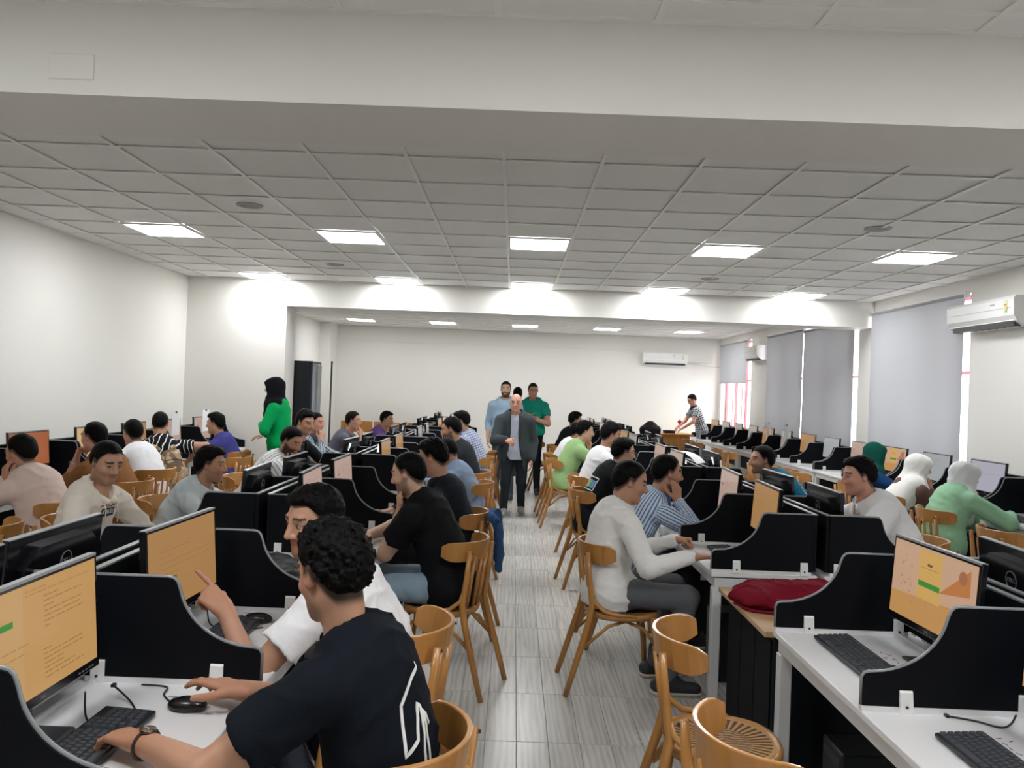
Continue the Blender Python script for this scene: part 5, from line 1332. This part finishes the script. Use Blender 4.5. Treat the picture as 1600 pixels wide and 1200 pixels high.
# ---- office chair at the far end of the right row
t = empty('office_chair', (2.86, 16.1, 0), .5, label='black padded office chair near the lectern', cat='chair')
V, Q = skin_mesh([cone((-.19, 0, .62), (.19, 0, .62), .05, None, .05), cone((-.20, .02, .98), (.20, .02, .98), .055, None, .05), cone((-.16, .01, .80), (.16, .01, .80), .10, None, .08, (0, 1, 0), .45), cone((0, .01, .64), (0, .02, .96), .2, .2, .06, (0, 1, 0), .3)], .018)
link('backrest', raw_mesh('backrest', V, Q, M_nyl), t)
V, Q = skin_mesh([cone((-.15, -.22, .47), (.15, -.22, .47), .10, None, .08, (0, 0, 1), .45), cone((-.15, -.02, .47), (.15, -.38, .47), .10, None, .08, (0, 0, 1), .45), cone((.15, -.02, .47), (-.15, -.38, .47), .10, None, .08, (0, 0, 1), .45)], .018)
link('seat', raw_mesh('seat', V, Q, M_nyl), t)
MB().tube([(0, -.2, .43), (0, -.2, .10)], .03, 10).build('column', M_dark, t)
for k in range(5):
    a = 2*PI*k/5; MB().tube([(0, -.2, .11), (.28*math.cos(a), -.2+.28*math.sin(a), .06)], [.025, .018], 8).build('base_arm', M_dark, t)
    MB().tube([(.28*math.cos(a)-.02, -.2+.28*math.sin(a), .028), (.28*math.cos(a)+.02, -.2+.28*math.sin(a), .028)], .028, 10).build('caster', M_dark, t)
for s in (-1, 1): MB().tube([(s*.25, .0, .55), (s*.27, -.05, .68), (s*.27, -.28, .68), (s*.24, -.25, .48)], .018, 8).build('armrest', M_dark, t)

# ---- papers
M_paper = mat('paper', (.80, .81, .83), .7)
def paper(loc, rz, w_, h_, curl, label, tilt=0):
    v = []; f = []; n = 8
    for k in range(n+1):
        u = k/n-.5; v += [(-w_/2, u*h_, curl*(1-4*u*u)+.001), (w_/2, u*h_, curl*(1-4*u*u)*.8+.001)]
    f = [(2*k, 2*k+1, 2*k+3, 2*k+2) for k in range(n)]
    m_ = len(v); v += [(x, y, z-.0008) for x, y, z in v]; f += [tuple(i+m_ for i in q)[::-1] for q in f]
    t = empty('paper_sheet', loc, 0, label=label, cat='paper'); t.rotation_euler = (tilt, 0, rz)
    MB().add(v, f, 0, True).build('sheet', M_paper, t)
    b = MB()
    for k in range(9): b.box((-w_/2+.02, -h_/2+.03+k*.026, curl*.8+.0012), (w_/2-.03-(k*37 % 5)*.012, -h_/2+.034+k*.026, curl*.8+.0016)) if curl == 0 else None
    if b.v: b.build('printed_lines', mat('print_grey', (.3, .3, .32), .7), t)
paper((1.62, 7.15, 1.135), .9, .20, .28, .045, 'white sheet of paper lying over the partition top, right row', .30)
for k, (x, y, lb) in enumerate(((-4.035, 9.30, 'white sheet clipped to the monitor left of the violet blue t-shirt'), (-4.035, 10.2, 'white sheet clipped to the monitor beyond the violet blue t-shirt'))):
    t = empty('paper_sheet', (x, y, 1.14), 0, label=lb, cat='paper'); MB().box((0, -.105, -.14), (.002, .105, .14)).build('sheet', M_paper, t); MB().box((.0, -.02, .12), (.006, .02, .145)).build('clip', M_dark, t)
for k, y in enumerate((12.7, 13.6)):
    t = empty('paper_sheet', (4.475, y, 1.15), 0, label=f'white sheet clipped to a monitor in the right wall row, {("nearer", "farther")[k]} one', cat='paper'); MB().box((-.002, -.11, -.14), (0, .11, .14)).build('sheet', M_paper, t); MB().box((-.006, -.02, .12), (0, .02, .145)).build('clip', M_dark, t)
# ---- cables, pen
def cable(name, pts, label, r=.0028):
    P = [Vector(p) for p in pts]; out = []
    for k in range(len(P)-1):
        p0, p1, p2, p3 = P[max(k-1, 0)], P[k], P[k+1], P[min(k+2, len(P)-1)]
        for q in range(6):
            s = q/6; out.append(.5*((2*p1)+(p2-p0)*s+(2*p0-5*p1+4*p2-p3)*s*s+(3*p1-p0-3*p2+p3)*s**3))
    out.append(P[-1]); t = empty(name, pts[0], 0, label=label, cat='cable')
    MB().tube([tuple(p-P[0]) for p in out], r, 6).build('wire', M_dark, t)
    MB().box((-.005, -.008, -.003), (.005, .008, .005)).build('plug', M_dark, t)
z = DZ+.004
cable('keyboard_cable', [(-1.14, 2.28, z+.03), (-1.06, 2.23, z), (-1.0, 2.12, z), (-1.05, 2.05, z), (-1.12, 2.10, z+.01), (-1.18, 2.2, z+.04)], 'black cable looping beside the nearest left keyboard')
cable('mouse_cable', [(-.95, 2.24, z), (-1.0, 2.30, z), (-1.02, 2.36, z), (-1.10, 2.37, z)], 'thin black mouse cable by the nearest left divider')
cable('monitor_cable', [(-1.16, 3.02, z+.06), (-1.13, 2.98, z), (-1.05, 2.92, z), (-.98, 2.93, z), (-.92, 2.96, z)], 'black cable below the second left monitor')
cable('desk_cable', [(1.35, 2.37, z), (1.42, 2.34, z), (1.47, 2.30, z), (1.52, 2.33, z), (1.56, 2.37, z+.01)], 'black cable on the white desk by the right foreground divider')
cable('keyboard_cable', [(1.36, 2.78, z+.01), (1.40, 2.80, z), (1.44, 2.76, z), (1.47, 2.74, z)], 'short black cable behind the right foreground keyboard')
t = empty('pen', (-1.02, 2.66, DZ+.005), .9, label='blue and white pen lying below the second left monitor', cat='pen')
MB().tube([(0, 0, 0), (.10, 0, 0)], .004, 8).build('barrel', M_print, t); MB().tube([(-.045, 0, 0), (0, 0, 0)], .005, 8).build('cap', mat('pen_blue', (.02, .06, .4), .3), t); MB().tube([(.10, 0, 0), (.112, 0, 0)], [.0035, .001], 8).build('tip', M_dark, t)

# ink scribbles on the right foreground desk
dk = [o for o in bpy.data.objects if o.get('label', '').startswith('white desk') and 'nearest' in o['label'] and 'right row aisle' in o['label']][0]
M_ink = mat('ink_blue', (.05, .05, .16), .6); sr_ = random.Random(5)
for cx, cy in ((.30, .33), (1.02, .33)):
    b = MB()
    for k in range(8):
        x, y = cx+sr_.uniform(-.06, .06), cy+sr_.uniform(-.02, .02); a = sr_.uniform(0, 3)
        b.box((-.009, -.0015, 0), (.009, .0015, .0006), 0, Matrix.Translation((x, y, DZ+.0001)) @ Matrix.Rotation(a, 4, 'Z'))
    b.build('scribble', M_ink, dk)
